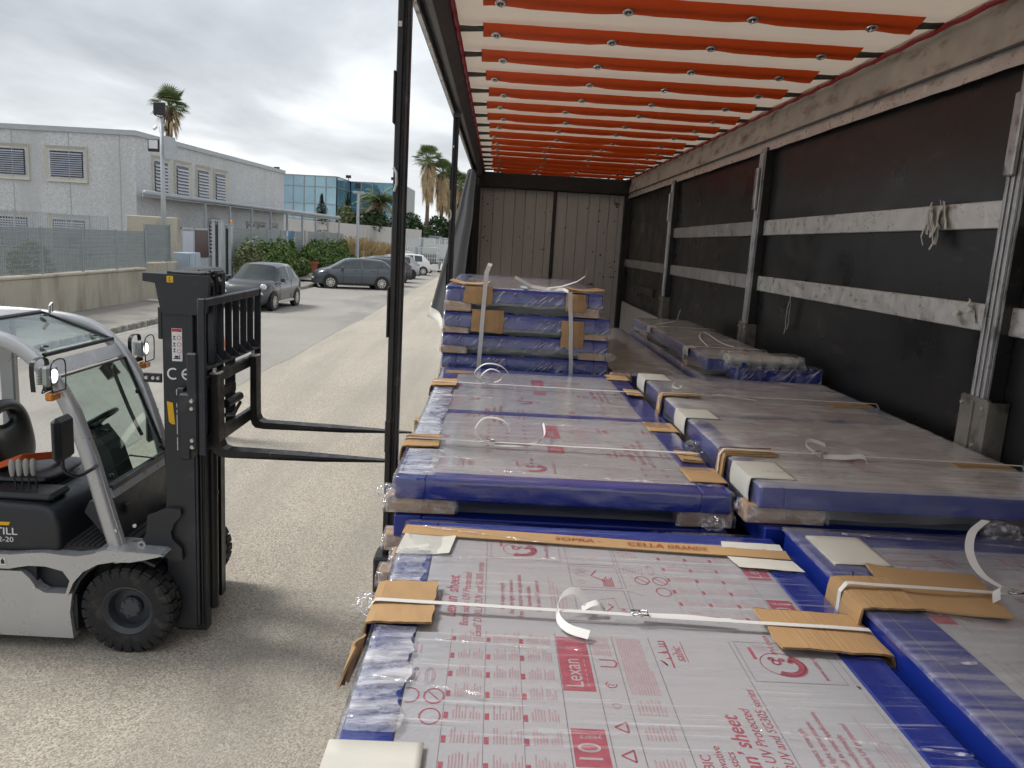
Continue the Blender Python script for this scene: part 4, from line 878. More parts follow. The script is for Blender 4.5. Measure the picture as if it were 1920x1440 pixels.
for lab, p, w_, s_ in (('near left blue', ((-.24, 2.20, AZ+.006), (.35, 2.26, AZ+.006)), .022, 1), ('near left blue', ((-.20, 2.46, AZ+.008), (.22, 2.36, AZ+.010)), .018, 2), ('near left blue', ((-.22, 1.55, AZ+.010), (.02, 1.50, AZ+.006)), .014, 3), ('near left blue', ((-.1, 1.72, AZ+.006), (.25, 1.70, AZ+.006)), .010, 4),
    ('near left blue', ((.55, 1.42, AZ+.006), (.99, 1.36, AZ+.006)), .012, 9), ('second left blue', ((-.30, 2.95, BZ+.006), (.85, 2.92, BZ+.006)), .02, 5), ('second left blue', ((-.10, 2.80, BZ+.006), (.88, 2.74, BZ+.006)), .024, 6), ('second left blue', ((-.3, 3.55, BZ+.006), (.4, 3.60, BZ+.006)), .018, 7), ('second left blue', ((-.3, 4.20, BZ+.006), (.8, 4.10, BZ+.006)), .022, 8),
    ('second right blue', ((1.0, 2.70, FZ+.006), (2.05, 2.66, FZ+.006)), .022, 10), ('second right blue', ((1.1, 3.35, FZ+.006), (2.05, 3.25, FZ+.006)), .02, 11), ('near right blue', ((1.2, 2.45, EZ+.006), (2.1, 2.38, EZ+.006)), .024, 12), ('near right blue', ((1.05, 1.62, EZ+.006), (1.9, 1.70, EZ+.006)), .012, 13)): film_fold(lab, p, w_, s_)
# ------------------------------------------------------------------ forklift (faces +x, towards the trailer)
pm('fl_silver', (0.50, 0.51, 0.52), 0.30, metal=0.45, var=0.05, scale=3, rvar=0.06, coat=0.2, col2=(0.42, 0.40, 0.37), t0=0.62, t1=0.95, s2=2.5)
pm('fl_dark', (0.022, 0.025, 0.031), 0.40, var=0.15, scale=6, bump=0.03, bscale=60, rvar=0.08, col2=(0.055, 0.055, 0.055), t0=0.60, t1=0.78, s2=6)
pm('fl_black', (0.009, 0.012, 0.013), 0.40, var=0.25, scale=6, rvar=0.08)
pm('fl_vinyl', (0.014, 0.014, 0.015), 0.35, var=0.2, scale=10, bump=0.06, bscale=80)
pm('fork_steel', (0.030, 0.029, 0.028), 0.42, metal=0.5, var=0.3, scale=9, rvar=0.12, col2=(0.17, 0.16, 0.14), t0=0.60, t1=0.78, s2=6, st2=(3, 1, 1))
pm('tyre', (0.017, 0.017, 0.018), 0.75, var=0.25, scale=14, bump=0.2, bscale=40, col2=(0.085, 0.078, 0.068), t0=0.54, t1=0.76, s2=9)
pm('rim_grey', (0.055, 0.062, 0.072), 0.45, var=0.12, scale=8)
pm('mat_rubber', (0.035, 0.034, 0.034), 0.8, var=0.2)
pm('knob_grey', (0.30, 0.30, 0.29), 0.5)
pm('belt_orange', (0.75, 0.13, 0.035), 0.6, var=0.06, scale=20)
pm('amber', (0.62, 0.20, 0.015), 0.15, var=0.15, scale=60, bump=0.5, bscale=50, coat=0.5)
pm('led_lens', (0.8, 0.82, 0.85), 0.1, emit=(1.0, 1.0, 0.97), estr=1.3)
pm('led_rim', (0.42, 0.44, 0.43), 0.15, metal=0.4)
pm('decal_white', (0.72, 0.72, 0.72), 0.4)
pm('decal_yellow', (0.75, 0.42, 0.01), 0.4)
pm('decal_red', (0.50, 0.03, 0.03), 0.4)
pm('bolt_zinc', (0.60, 0.60, 0.57), 0.3, metal=0.8)
thin_glass('cab_glass', (0.66, 0.80, 0.75), 0.12)
FY = 4.97
fk = thing('forklift', 'silver and dark grey forklift with raised forks pointing at the trailer', 'forklift', (-2.13, FY, 0))
def K(name, mb, mt, parent=fk, **k): return mb.build(name, mt, parent, **k)
# chassis: silver side skirts with wheel arch and step
def arch(cx, cz, r, a0, a1, n=9): return [(cx+r*math.cos(R(a0+(a1-a0)*i/n)), cz+r*math.sin(R(a0+(a1-a0)*i/n))) for i in range(n+1)]
for s, y0, y1 in ((-1, 4.425, 4.50), (1, 5.44, 5.515)):
    sk = [(-4.05, 0.10), (-2.455, 0.085), (-2.470, 0.25), (-2.452, 0.375), (-2.50, 0.373), (-2.615, 0.374), (-2.66, 0.40), (-2.70, 0.46), (-2.745, 0.505), (-3.4, 0.508), (-4.05, 0.508)]
    K('side_skirt', MB().prism(sk, y0, y1, 'y'), 'fl_silver')
    K('step_plate', MB().box(-2.63, -2.46, y0+.012 if s < 0 else y0-.14, y1+.14 if s < 0 else y1-.012, .366, .3725), 'alu')
    K('step_recess', MB().box(-2.76, -2.44, y0+.16 if s < 0 else y0-.12, y0+.2 if s < 0 else y0-.08, .3, .56).box(-2.775, -2.68, y0+.04 if s < 0 else y0-.10, y0+.16 if s < 0 else y0-.02, .40, .53), 'fl_dark')
    for bx, bz in ((-2.675, .405), (-2.42, .505)): K('bolt', MB().lathe([(0, -.006*1), (.010, -.004), (.011, .004)], (bx, y0-.001 if s < 0 else y1+.001, bz), 'y', 10), 'bolt_zinc')
    # upper band, sweeping over the wheel to the front shelf
    up_e = [(-4.05, .612), (-2.80, .610), (-2.72, .622), (-2.60, .632), (-2.50, .622), (-2.42, .618), (-2.33, .635), (-2.25, .665), (-2.19, .66), (-2.02, .655), (-1.925, .65)]
    lo_e = [(-1.925, .638), (-2.02, .612), (-2.10, .594), (-2.20, .592), (-2.29, .572), (-2.38, .520), (-2.44, .447), (-2.475, .365), (-2.49, .372), (-2.46, .46), (-2.50, .52), (-2.60, .545), (-2.70, .545), (-2.82, .520), (-4.05, .520)]
    K('fender_band', MB().prism(up_e+lo_e, y0-.006 if s < 0 else y0-.02, y1+.02 if s < 0 else y1+.006, 'y'), 'fl_silver')
    K('fender_top', MB().prism([(-2.30, .652), (-2.19, .664), (-1.92, .654), (-1.90, .640), (-2.02, .640), (-2.12, .625), (-2.30, .622)], y0-.004 if s < 0 else y0-.14, y1+.14 if s < 0 else y1+.004, 'y'), 'fl_silver')
    K('wheel_housing', MB().prism(arch(-2.13, .275, .33, 172, 60)+arch(-2.13, .275, .345, 60, 172), y0+.02 if s < 0 else y0-.2, y1+.2 if s < 0 else y1-.02, 'y').box(-2.50, -2.44, y0+.03 if s < 0 else y0-.2, y1+.2 if s < 0 else y1-.03, .12, .36), 'fl_dark')
K('chassis', MB().box(-4.0, -2.47, 4.51, 5.43, .12, .50).box(-2.47, -1.96, 4.66, 5.28, .16, .58), 'fl_dark')
K('counterweight', MB().prism([(-4.05, .14), (-4.42, .22), (-4.46, .55), (-4.40, .95), (-4.05, 1.0)], 4.46, 5.48, 'y'), 'fl_dark')
# hood, footwell, dash
hood = MB().prism([(-2.545, .612), (-2.53, .64), (-2.535, .80), (-2.56, .865), (-2.60, .893), (-2.66, .905), (-4.05, .965), (-4.05, .612)], 4.465, 5.475, 'y')
ho = K('hood', hood, 'fl_dark'); bv = ho.modifiers.new('soft', 'BEVEL'); bv.width = .045; bv.segments = 4; bv.limit_method = 'ANGLE'; bv.angle_limit = R(50)
for p in ho.data.polygons: p.use_smooth = True
b = MB()
for i in range(11): b.box(-2.60+i*.036, -2.572+i*.036, 4.52, 5.42, .640, .652)
K('foot_mat', b.box(-2.60, -2.17, 4.50, 5.44, .615, .641), 'mat_rubber')
K('console', MB().box(-3.02, -2.60, 4.52, 4.74, .905, .955, .02), 'fl_black')
fp = MB().grid(1, 1, lambda u, v: (-2.245+.02*v-.04*(v), 4.56+.82*u, .60+.42*v)); cw = K('front_cowl', fp, 'fl_dark'); solid(cw, .02)
K('cowl_side', MB().prism([(-2.42, .90), (-2.26, .93), (-2.24, .70), (-2.30, .64), (-2.45, .83)], 4.60, 4.66, 'y'), 'fl_dark')
K('vent', MB().box(-2.232, -2.222, 4.66, 4.74, .80, .87, .004), 'fl_black')
# overhead guard
near_p = [(-2.196, .560), (-2.281, .875), (-2.364, 1.203), (-2.461, 1.489), (-2.540, 1.640), (-2.620, 1.745), (-2.720, 1.835), (-2.86, 1.895), (-3.10, 1.925), (-3.45, 1.93), (-3.85, 1.91)]
def smooth_path(p, k=4):
    P_ = [Vector(q) for q in p]; o = []
    for i in range(len(P_)-1):
        a, b_, c, d = P_[max(i-1, 0)], P_[i], P_[i+1], P_[min(i+2, len(P_)-1)]
        for q in range(k):
            t = q/k; o.append(.5*((2*b_)+(c-a)*t+(2*a-5*b_+4*c-d)*t*t+(3*b_-a-3*c+d)*t**3))
    return o+[P_[-1]]
pil = []
for yy in (4.515, 5.425):
    pil.append(K('guard_pillar', MB().tube(smooth_path([(x, yy, z) for x, z in near_p]), .047, 14, rx=.72), 'fl_silver', smooth=True, sharp=60))
    K('rear_pillar', MB().box(-3.93, -3.82, yy-.04, yy+.04, .95, 1.93, .02), 'fl_silver')
K('pillar_edge', MB().prism([(x+.050, z) for x, z in near_p[:5]]+[(x+.034, z) for x, z in near_p[:5]][::-1], 4.505, 4.545, 'y'), 'fl_silver', pil[0])
K('rear_frame', MB().box(-3.40, -3.30, 5.36, 5.42, .95, 1.90, .01), 'fl_silver')
K('roof_panel', MB().prism([(-3.10, 1.945), (-3.86, 1.93), (-3.86, 1.955), (-3.10, 1.972)], 4.56, 5.38, 'y'), 'fl_silver')
hd = MB().prism([(-2.555, 1.690), (-2.605, 1.765), (-2.635, 1.755), (-2.585, 1.675)], 4.54, 5.40, 'y'); K('header_bar', hd, 'fl_silver')
K('rain_channel', MB().tube([(-2.628, 4.56, 1.80), (-2.628, 5.38, 1.80)], .014, 8), 'fl_black')
K('lifting_eye', MB().tube([(-3.0, 5.3, 1.96), (-3.0, 5.3, 2.01), (-3.0, 5.33, 2.03), (-3.0, 5.33, 1.97)], .008, 6), 'eyelet_steel')
def plane4(a, b_, c, d, n=6): return MB().grid(n, n, lambda u, v: tuple((Vector(a)*(1-u)+Vector(b_)*u)*(1-v)+(Vector(d)*(1-u)+Vector(c)*u)*v))
ws = K('windscreen', plane4((-2.287, 4.56, 1.015), (-2.287, 5.38, 1.015), (-2.548, 5.38, 1.672), (-2.548, 4.56, 1.672)), 'cab_glass')
K('glass_seal', MB().tube([(-2.287, 4.56, 1.015), (-2.548, 4.56, 1.672), (-2.548, 5.38, 1.672), (-2.287, 5.38, 1.015), (-2.287, 4.56, 1.015)], .011, 6), 'fl_black', ws)
K('roof_glass', plane4((-2.625, 4.57, 1.795), (-2.625, 5.37, 1.795), (-3.09, 5.37, 1.955), (-3.09, 4.57, 1.955)), 'cab_glass')
K('roof_seal', MB().tube([(-3.09, 4.57, 1.957), (-3.09, 5.37, 1.957), (-2.625, 5.37, 1.80)], .009, 6), 'fl_black')
for x, y, z in ((-2.69, 4.68, 1.83), (-2.69, 5.27, 1.83), (-3.02, 5.27, 1.945)): K('glass_clamp', MB().lathe([(0, .012), (.022, .008), (.026, 0)], (x, y, z), 'z', 10), 'fl_black', smooth=True)
for y, z in ((4.60, 1.30), (5.34, 1.45), (5.34, 1.06), (4.62, 1.06)):
    t = (z-1.015)/.657; K('screen_knob', MB().lathe([(0, .02), (.018, .016), (.020, 0)], (-2.287-.261*t+.008, y, z), 'x', 10), 'fl_black', smooth=True)
K('screen_frame', MB().prism([(-2.262, .955), (-2.290, 1.012), (-2.262, 1.006), (-2.236, .950)], 4.545, 5.395, 'y'), 'fl_silver')
b = MB().tube([(-2.27, 5.18, 1.02), (-2.33, 4.95, 1.10), (-2.36, 4.72, 1.05)], .006, 5); K('wiper', b, 'fl_black')
# grab handles
K('grab_handle', MB().tube(smooth_path([(-2.60, 5.33, 1.62), (-2.56, 5.26, 1.58), (-2.46, 5.27, 1.30), (-2.42, 5.33, 1.14)]), .013, 8), 'fl_black', smooth=True)
# seat
seat = K('seat_cushion', MB().box(-3.22, -2.74, 4.72, 5.22, .915, 1.015, .05), 'fl_vinyl'); sm = seat.modifiers.new('soft', 'SUBSURF'); sm.levels = 2; sm.render_levels = 2
K('seat_base', MB().box(-3.20, -2.78, 4.74, 5.20, .87, .925, .01).box(-3.25, -2.72, 4.70, 5.24, .905, .915), 'fl_black')
bk = MB(); outl = []
for i in range(28):
    a = 2*PI*i/28; ca, sa = math.cos(a), math.sin(a); outl.append((math.copysign(abs(ca)**.7, ca)*.235, math.copysign(abs(sa)**.75, sa)*.235))
def ring(sc_, dx): return [(-3.115+dx-.20*(q[1]*sc_), FY+q[0]*sc_, 1.185+q[1]*sc_) for q in outl]
rings = [ring(.86, .045), ring(1.0, .02), ring(1.0, -.03), ring(.85, -.055)]
hole = [(-3.115-.20*(.125+.035*math.sin(2*PI*i/28)), FY+.085*math.cos(2*PI*i/28)-.01, 1.185+.125+.035*math.sin(2*PI*i/28)) for i in range(28)]
rr_ = [[Vector(p)+Vector((.04, 0, 0)) for p in hole]]+rings+[[Vector(p)+Vector((-.05, 0, 0)) for p in hole]]
vs = [p for g_ in rr_ for p in g_]; fs = []
for i in range(len(rr_)):
    j = (i+1) % len(rr_)
    for q in range(28): fs.append((i*28+q, i*28+(q+1) % 28, j*28+(q+1) % 28, j*28+q))
bko = K('seat_back', bk.add(vs, fs), 'fl_vinyl', smooth=True); sm = bko.modifiers.new('soft', 'SUBSURF'); sm.levels = 1; sm.render_levels = 1
K('seat_belt', MB().ribbon([(-3.30, 4.70, 1.00), (-3.08, 4.72, 1.04), (-2.95, 4.80, 1.09), (-2.85, 5.0, 1.06), (-2.84, 5.1, 1.03)], (.012, .01, .024), .002), 'belt_orange')
# steering wheel and column
C0 = Vector((-2.565, FY, 1.305)); ax = Vector((-.55, 0, .83)).normalized(); t1 = Vector((0, 1, 0)); t2 = ax.cross(t1)
K('steering_wheel', MB().tube([C0+(t1*math.cos(2*PI*i/24)+t2*math.sin(2*PI*i/24))*.155 for i in range(25)], .015, 8, caps=False).tube([C0-t1*.15, C0-ax*.03, C0+t1*.15], .013, 6).tube([C0+t2*.15, C0-ax*.03], .013, 6).tube([C0-ax*.05, C0-ax*.01], .035, 10), 'fl_black', smooth=True)
K('steering_knob', MB().tube([C0+t1*-.12+t2*.09, C0+t1*-.12+t2*.09+ax*.05], .022, 10), 'fl_black', smooth=True)
K('steering_column', MB().prism([(-2.60, 1.245), (-2.52, 1.28), (-2.42, 1.15), (-2.36, .95), (-2.32, .66), (-2.46, .66), (-2.50, .95)], 4.87, 5.07, 'y'), 'fl_dark')
K('stalk', MB().tube([C0-ax*.06, C0-ax*.05-t1*.02+Vector((.13, -.10, .02))], .009, 6), 'fl_black')
for i in range(4):
    x = -2.865+i*.035; y = 4.60+i*.012
    lv = K('lever', MB().tube([(x+.01, y, .955), (x, y+.005, 1.01), (x-.012, y+.005, 1.045)], .006, 6), 'fl_black')
    K('lever_knob', MB().lathe([(0, .11), (.014, .10), (.019, .07), (.015, .02), (.010, 0)], (x-.014, y+.005, 1.035), 'z', 10), 'knob_grey', lv, smooth=True)
# mirrors
mo = K('mirror', MB().box(-2.36, -2.335+.03, 4.10, 4.275, 1.285, 1.535, .03), 'fl_black'); sm = mo.modifiers.new('soft', 'BEVEL'); sm.width = .02; sm.segments = 3; mo.rotation_euler = (0, 0, 0)
K('mirror_arm', MB().tube(smooth_path([(-2.345, 4.20, 1.29), (-2.345, 4.21, 1.22), (-2.31, 4.27, 1.17), (-2.30, 4.40, 1.165), (-2.315, 4.50, 1.16)]), .011, 8), 'fl_black', mo, smooth=True)
K('mirror', MB().box(-2.43, -2.39, 5.40, 5.56, 1.06, 1.30, .02), 'fl_black')
# work lamps with hoops and amber indicators
for yy, s in ((4.385, -1), (5.555, 1)):
    z = 1.715; x = -2.475
    lp = K('work_lamp', MB().box(x-.05, x, yy-.052, yy+.052, z-.06, z+.06, .014), 'led_rim')
    K('lens', MB().lathe([(0, .006), (.030, .005), (.041, .0005)], (x, yy, z), 'x', 16), 'led_lens', lp)
    b = MB()
    for i in range(-5, 6): b.box(x-.075, x-.051, yy-.045, yy+.045, z+i*.009-.002, z+i*.009+.002)
    K('cooling_fins', b, 'led_rim', lp)
    b = MB(); pts = [(x-.02, yy-.068, z-.085), (x-.02, yy-.075, z+.06), (x-.02, yy-.03, z+.095), (x-.02, yy+.04, z+.095), (x-.02, yy+.075, z+.06), (x-.02, yy+.068, z-.085)]
    for dx in (.045,): b.tube(smooth_path([(p[0]+dx, p[1], p[2]) for p in pts], 3)+[(x-.02+dx, yy-.068, z-.085)], .0042, 6)
    b.ribbon(smooth_path([(p[0]-.06, p[1], p[2]) for p in pts], 3), (.013, 0, 0), .002)
    K('lamp_guard', b, 'fl_black', lp)
    K('lamp_bracket', MB().tube([(-2.585, 4.50 if s < 0 else 5.44, 1.66), (-2.54, yy-s*.03, 1.63), (x-.03, yy, z-.07)], .018, 8), 'fl_black', lp)
    K('indicator', MB().box(x-.035, x+.012, yy-.045, yy+.045, z-.140, z-.093, .008), 'amber', lp)
    K('cable', MB().tube(smooth_path([(x-.05, yy, z-.05), (x-.09, yy-s*.03, z-.11), (-2.55, yy-s*.06, z-.10)]), .004, 5), 'fl_black', lp)
K('far_lamp', MB().tube([(-2.72, 5.46, 1.60), (-2.66, 5.46, 1.52)], .05, 12), 'fl_black')
# wheels
def fl_wheel(x, y0, y1, r, z, side):
    ym = (y0+y1)/2; h = (y1-y0)/2; sg = -1 if side < 0 else 1
    o = K('wheel', MB().lathe([(.0, sg*(h-.045)), (.055, sg*(h-.045)), (.065, sg*(h-.055)), (.065, sg*(h-.09)), (.12, sg*(h-.10)), (.125, sg*(h-.03)), (.140, sg*(h-.015)), (.150, sg*(h-.005)), (.158, sg*(h-.01)), (.158, -sg*h*.9)], (x, ym, z), 'y', 36), 'rim_grey', smooth=True, sharp=35)
    prof = [(.155, -h*.93), (.185, -h*1.0), (.225, -h*.99), (r-.022, -h*.90), (r-.016, -h*.5), (r-.016, h*.5), (r-.022, h*.90), (.225, h*.99), (.185, h*1.0), (.155, h*.93)]
    t_ = K('tyre', MB().lathe(prof, (x, ym, z), 'y', 48), 'tyre', o, smooth=True, sharp=40)
    b = MB(); n = 26
    for i in range(n):
        for sd_ in (-1, 1):
            a = 2*PI*(i+(.5 if sd_ > 0 else 0))/n; wd = 2*PI*r/n*.40
            M_ = Matrix.Translation((x, ym, z)) @ Matrix.Rotation(-a, 4, 'Y') @ Matrix.Translation((0, 0, r-.020)) 
            k = len(b.v); b.box(-wd, wd, sd_*.006, sd_*h*.93, -.006, .020, .004, M_)
            b.box(-wd*.85, wd*.85, sd_*h*.86, sd_*h*1.01, -.045, .008, .004, M_)
    K('tread', b, 'tyre', o)
    for i in range(6):
        a = 2*PI*i/6+.3; K('wheel_nut', MB().lathe([(0, sg*.012), (.010, sg*.012), (.010, 0)], (x+.052*math.cos(a), ym+sg*(h-.050), z+.052*math.sin(a)), 'y', 6), 'rim_grey', o)
    return o
fl_wheel(-2.13, 4.425, 4.625, .275, .275, -1); fl_wheel(-2.13, 5.315, 5.515, .275, .275, 1)
fl_wheel(-3.75, 4.50, 4.66, .22, .22, -1); fl_wheel(-3.75, 5.28, 5.44, .22, .22, 1)
# mast: outer and inner channels
ma = K('mast', MB().box(-1.945, -1.765, 4.580, 4.600, .10, 2.20, .004).box(-1.945, -1.925, 4.600, 4.67, .10, 2.20).box(-1.785, -1.765, 4.600, 4.67, .10, 2.20), 'fl_dark')
K('mast_channel', MB().box(-1.945, -1.815, 5.205, 5.225, .10, 2.20, .004).box(-1.945, -1.925, 5.14, 5.205, .10, 2.20).box(-1.835, -1.815, 5.14, 5.205, .10, 2.20), 'fl_dark', ma)
K('inner_channel', MB().box(-1.90, -1.72, 4.615, 4.640, .07, 2.33, .004).box(-1.76, -1.72, 4.64, 4.70, .07, 2.33), 'fl_black', ma)
K('inner_channel', MB().box(-1.90, -1.795, 5.165, 5.190, .07, 2.33, .004).box(-1.82, -1.795, 5.11, 5.165, .07, 2.33), 'fl_black', ma)
K('mast_edge', MB().box(-1.764, -1.748, 4.582, 4.60, .12, 1.34, .003).box(-1.742, -1.735, 4.60, 4.612, .12, 1.34), 'fl_dark', ma)
K('lift_cylinder', MB().tube([(-1.715, 4.735, .18), (-1.715, 4.735, 1.9)], .030, 14).tube([(-1.715, 4.735, .94), (-1.715, 4.735, .96)], .034, 14), 'fl_black', ma, smooth=True, sharp=40)
K('lift_cylinder', MB().tube([(-1.86, 5.05, .18), (-1.86, 5.05, 2.25)], .030, 14), 'fl_black', ma, smooth=True, sharp=40)
K('top_cap', MB().prism([(-2.045, 2.315), (-2.045, 2.268), (-1.975, 2.26), (-1.945, 2.10), (-1.935, 2.085), (-1.70, 2.085), (-1.675, 2.10), (-1.665, 2.30), (-1.67, 2.315)], 4.565, 4.60, 'y').box(-2.045, -1.93, 4.602, 5.20, 2.27, 2.312, .006).box(-1.93, -1.70, 4.62, 4.70, 2.295, 2.335, .006), 'fl_dark', ma)
K('top_cap', MB().box(-1.96, -1.79, 5.12, 5.23, 2.09, 2.325, .02).box(-1.90, -1.76, 4.70, 5.12, 2.30, 2.345, .02), 'fl_black', ma)
for yy in (4.72, 4.86): K('chain_roller', MB().lathe([(0, -.03), (.055, -.03), (.055, .03), (0, .03)], (-1.75, yy, 2.25), 'y', 16), 'fl_black', ma)
for yy in (4.72, 4.86): K('lift_chain', MB().box(-1.705, -1.69, yy-.012, yy+.012, 1.45, 2.25), 'fork_steel', ma)
for dx in (0, .03): K('hose', MB().tube(smooth_path([(-1.78+dx, 4.80, 2.27), (-1.75+dx, 4.80, 2.33), (-1.73+dx, 4.80, 2.25), (-1.73+dx, 4.80, 1.8), (-1.73+dx, 4.88, 1.5)]), .011, 8), 'fl_black', ma, smooth=True)
K('mast_tie', MB().box(-1.96, -1.90, 4.60, 5.205, 2.12, 2.20, .01).box(-1.96, -1.90, 4.60, 5.205, 1.15, 1.25, .01).box(-1.96, -1.90, 4.60, 5.205, .30, .45, .01), 'fl_black', ma)
K('guard_strip', MB().box(-1.972, -1.947, 4.585, 4.615, 1.93, 2.12, .004), 'fl_dark', ma)
K('bracket_arm', MB().box(-2.055, -1.947, 4.565, 4.578, 1.672, 1.728, .003), 'fl_dark', ma)
for x in (-2.035, -1.995, -1.965): K('bolt', MB().lathe([(0, -.012), (.010, -.012), (.012, 0)], (x, 4.565, 1.70), 'y', 8), 'bolt_zinc', ma)
K('base_plate', MB().prism([(-2.055, .735), (-2.045, .845), (-1.925, .895), (-1.845, .895), (-1.84, .86), (-1.885, .80), (-1.905, .745), (-1.895, .70), (-1.84, .645), (-1.835, .57), (-1.86, .56), (-2.03, .60), (-2.075, .69)], 4.545, 4.577, 'y'), 'fl_dark', ma)
K('tilt_cylinder', MB().tube([(-2.20, 4.60, .625), (-2.10, 4.575, .655)], .026, 12).lathe([(.012, -.02), (.026, -.02), (.028, .02), (.012, .02)], (-2.08, 4.555, .66), 'y', 14), 'bolt_zinc', smooth=True, sharp=40)
K('cowl_bolts', MB().lathe([(0, -.01), (.012, -.008), (.013, 0)], (-2.215, 4.50, .76), 'y', 8).lathe([(0, -.01), (.012, -.008), (.013, 0)], (-2.12, 4.544, .78), 'y', 8), 'bolt_zinc')
# decals on the mast
def ce(mb, x, z, r, e=False):
    y = 4.5785
    for i in range(14):
        a0 = R(55+250*i/14); a1 = R(55+250*(i+1)/14); ri, ro = r*.72, r
        mb.add([(x+ro*math.cos(a0), y, z+ro*math.sin(a0)), (x+ro*math.cos(a1), y, z+ro*math.sin(a1)), (x+ri*math.cos(a1), y, z+ri*math.sin(a1)), (x+ri*math.cos(a0), y, z+ri*math.sin(a0))], [(0, 1, 2, 3)])
    if e: mb.add([(x-r*.8, y, z-.0055), (x+r*.35, y, z-.0055), (x+r*.35, y, z+.0055), (x-r*.8, y, z+.0055)], [(0, 1, 2, 3)])
for cx_, e_ in ((-1.885, False), (-1.800, True)):
    b = MB(); ce(b, cx_, 1.728, .036, e_); K('ce_letter', b, 'decal_white', ma)
K('sticker', MB().box(-1.888, -1.828, 4.5765, 4.5785, 1.805, 2.000), 'decal_white', ma)
b = MB().box(-1.886, -1.830, 4.5755, 4.5762, 1.980, 1.998)
for z in (1.945, 1.905, 1.865):
    for i in range(12):
        a0 = 2*PI*i/12; a1 = 2*PI*(i+1)/12; c = -1.845
        b.add([(c+.013*math.cos(a0), 4.5757, z+.013*math.sin(a0)), (c+.013*math.cos(a1), 4.5757, z+.013*math.sin(a1)), (c+.010*math.cos(a1), 4.5757, z+.010*math.sin(a1)), (c+.010*math.cos(a0), 4.5757, z+.010*math.sin(a0))], [(0, 1, 2, 3)])
K('sticker_symbols', b, 'decal_red', ma)
b = MB()
for z in (1.945, 1.905, 1.870): b.box(-1.882, -1.864, 4.5755, 4.5762, z-.012, z-.008).box(-1.876, -1.872, 4.5755, 4.5762, z-.01, z+.012).box(-1.880, -1.866, 4.5755, 4.5762, z+.004, z+.008)
b.box(-1.880, -1.840, 4.5755, 4.5762, 1.818, 1.824).box(-1.872, -1.850, 4.5755, 4.5762, 1.826, 1.838).box(-1.845, -1.841, 4.5755, 4.5762, 1.822, 1.845)
K('sticker_figures', b, 'marker_black', ma)
K('yellow_decal', MB().prism([(-1.925, 1.560), (-1.890, 1.552), (-1.878, 1.420), (-1.898, 1.420), (-1.915, 1.435)], 4.5770, 4.5785, 'y'), 'decal_yellow', ma)
b = MB()
for z0, z1 in ((1.60, 1.635), (1.525, 1.55), (1.49, 1.51), (1.36, 1.48), (1.26, 1.34)): b.box(-1.868, -1.858, 4.5765, 4.5785, z0, z1)
K('scale_marks', b, 'decal_white', ma)
K('cap_sticker', MB().box(-1.905, -1.868, 4.5625, 4.5645, 2.268, 2.305), 'decal_yellow', ma)
b = MB(); put_text(b, 'S', (-1.896, 4.562, 2.274), (1, 0, 0), (0, 0, 1), .034); K('cap_letter', b, 'marker_black', ma)
# carriage, load backrest, forks
ca = K('carriage', MB().box(-1.70, -1.655, 4.47, 5.47, 1.665, 1.735, .008).box(-1.70, -1.655, 4.47, 5.47, 1.285, 1.365, .008).box(-1.76, -1.70, 4.72, 4.75, 1.27, 1.80).box(-1.76, -1.70, 5.10, 5.13, 1.27, 1.80), 'fl_black')
K('hook_plate', MB().box(-1.80, -1.735, 4.44, 4.565, 1.24, 1.64, .01), 'fl_dark', ca)
K('side_shift', MB().box(-1.73, -1.69, 4.85, 5.12, 1.53, 1.60, .01).tube([(-1.67, 4.85, 1.50), (-1.67, 5.12, 1.50)], .028, 12).tube([(-1.66, 4.80, 1.44), (-1.655, 4.95, 1.41), (-1.66, 5.1, 1.46)], .012, 8), 'fl_black', ca)
br = K('load_backrest', MB().box(-1.690, -1.645, 4.445, 4.470, 1.27, 2.195, .006), 'fl_dark')
K('upright', MB().box(-1.690, -1.645, 5.490, 5.515, 1.31, 2.195, .006), 'fl_dark', br)
K('top_bar', MB().box(-1.686, -1.648, 4.471, 5.489, 2.145, 2.193, .006), 'fl_dark', br)
K('bottom_bar', MB().box(-1.705, -1.645, 4.471, 5.489, 1.775, 1.795, .003), 'fl_dark', br)
for i in range(6):
    y = 4.620+i*.145; K('bar', MB().box(-1.690, -1.650, y-.009, y+.009, 1.796, 2.144, .003), 'fl_dark', br)
    K('gusset', MB().prism([(-1.66, 1.796), (-1.60, 1.80), (-1.655, 1.86)], y+.012, y+.016, 'y'), 'fl_dark', br)
K('side_plate', MB().box(-1.755, -1.692, 4.440, 4.462, 1.30, 1.88, .01), 'fl_dark', br)
for z in (1.60, 1.555, 1.365, 1.325): K('bolt', MB().lathe([(0, -.016), (.011, -.016), (.014, -.006), (.016, 0)], (-1.722, 4.439, z), 'y', 6), 'bolt_zinc', br)
K('latch_bar', MB().box(-1.835, -1.792, 4.50, 4.56, 1.27, 1.66, .006), 'fl_dark', ca)
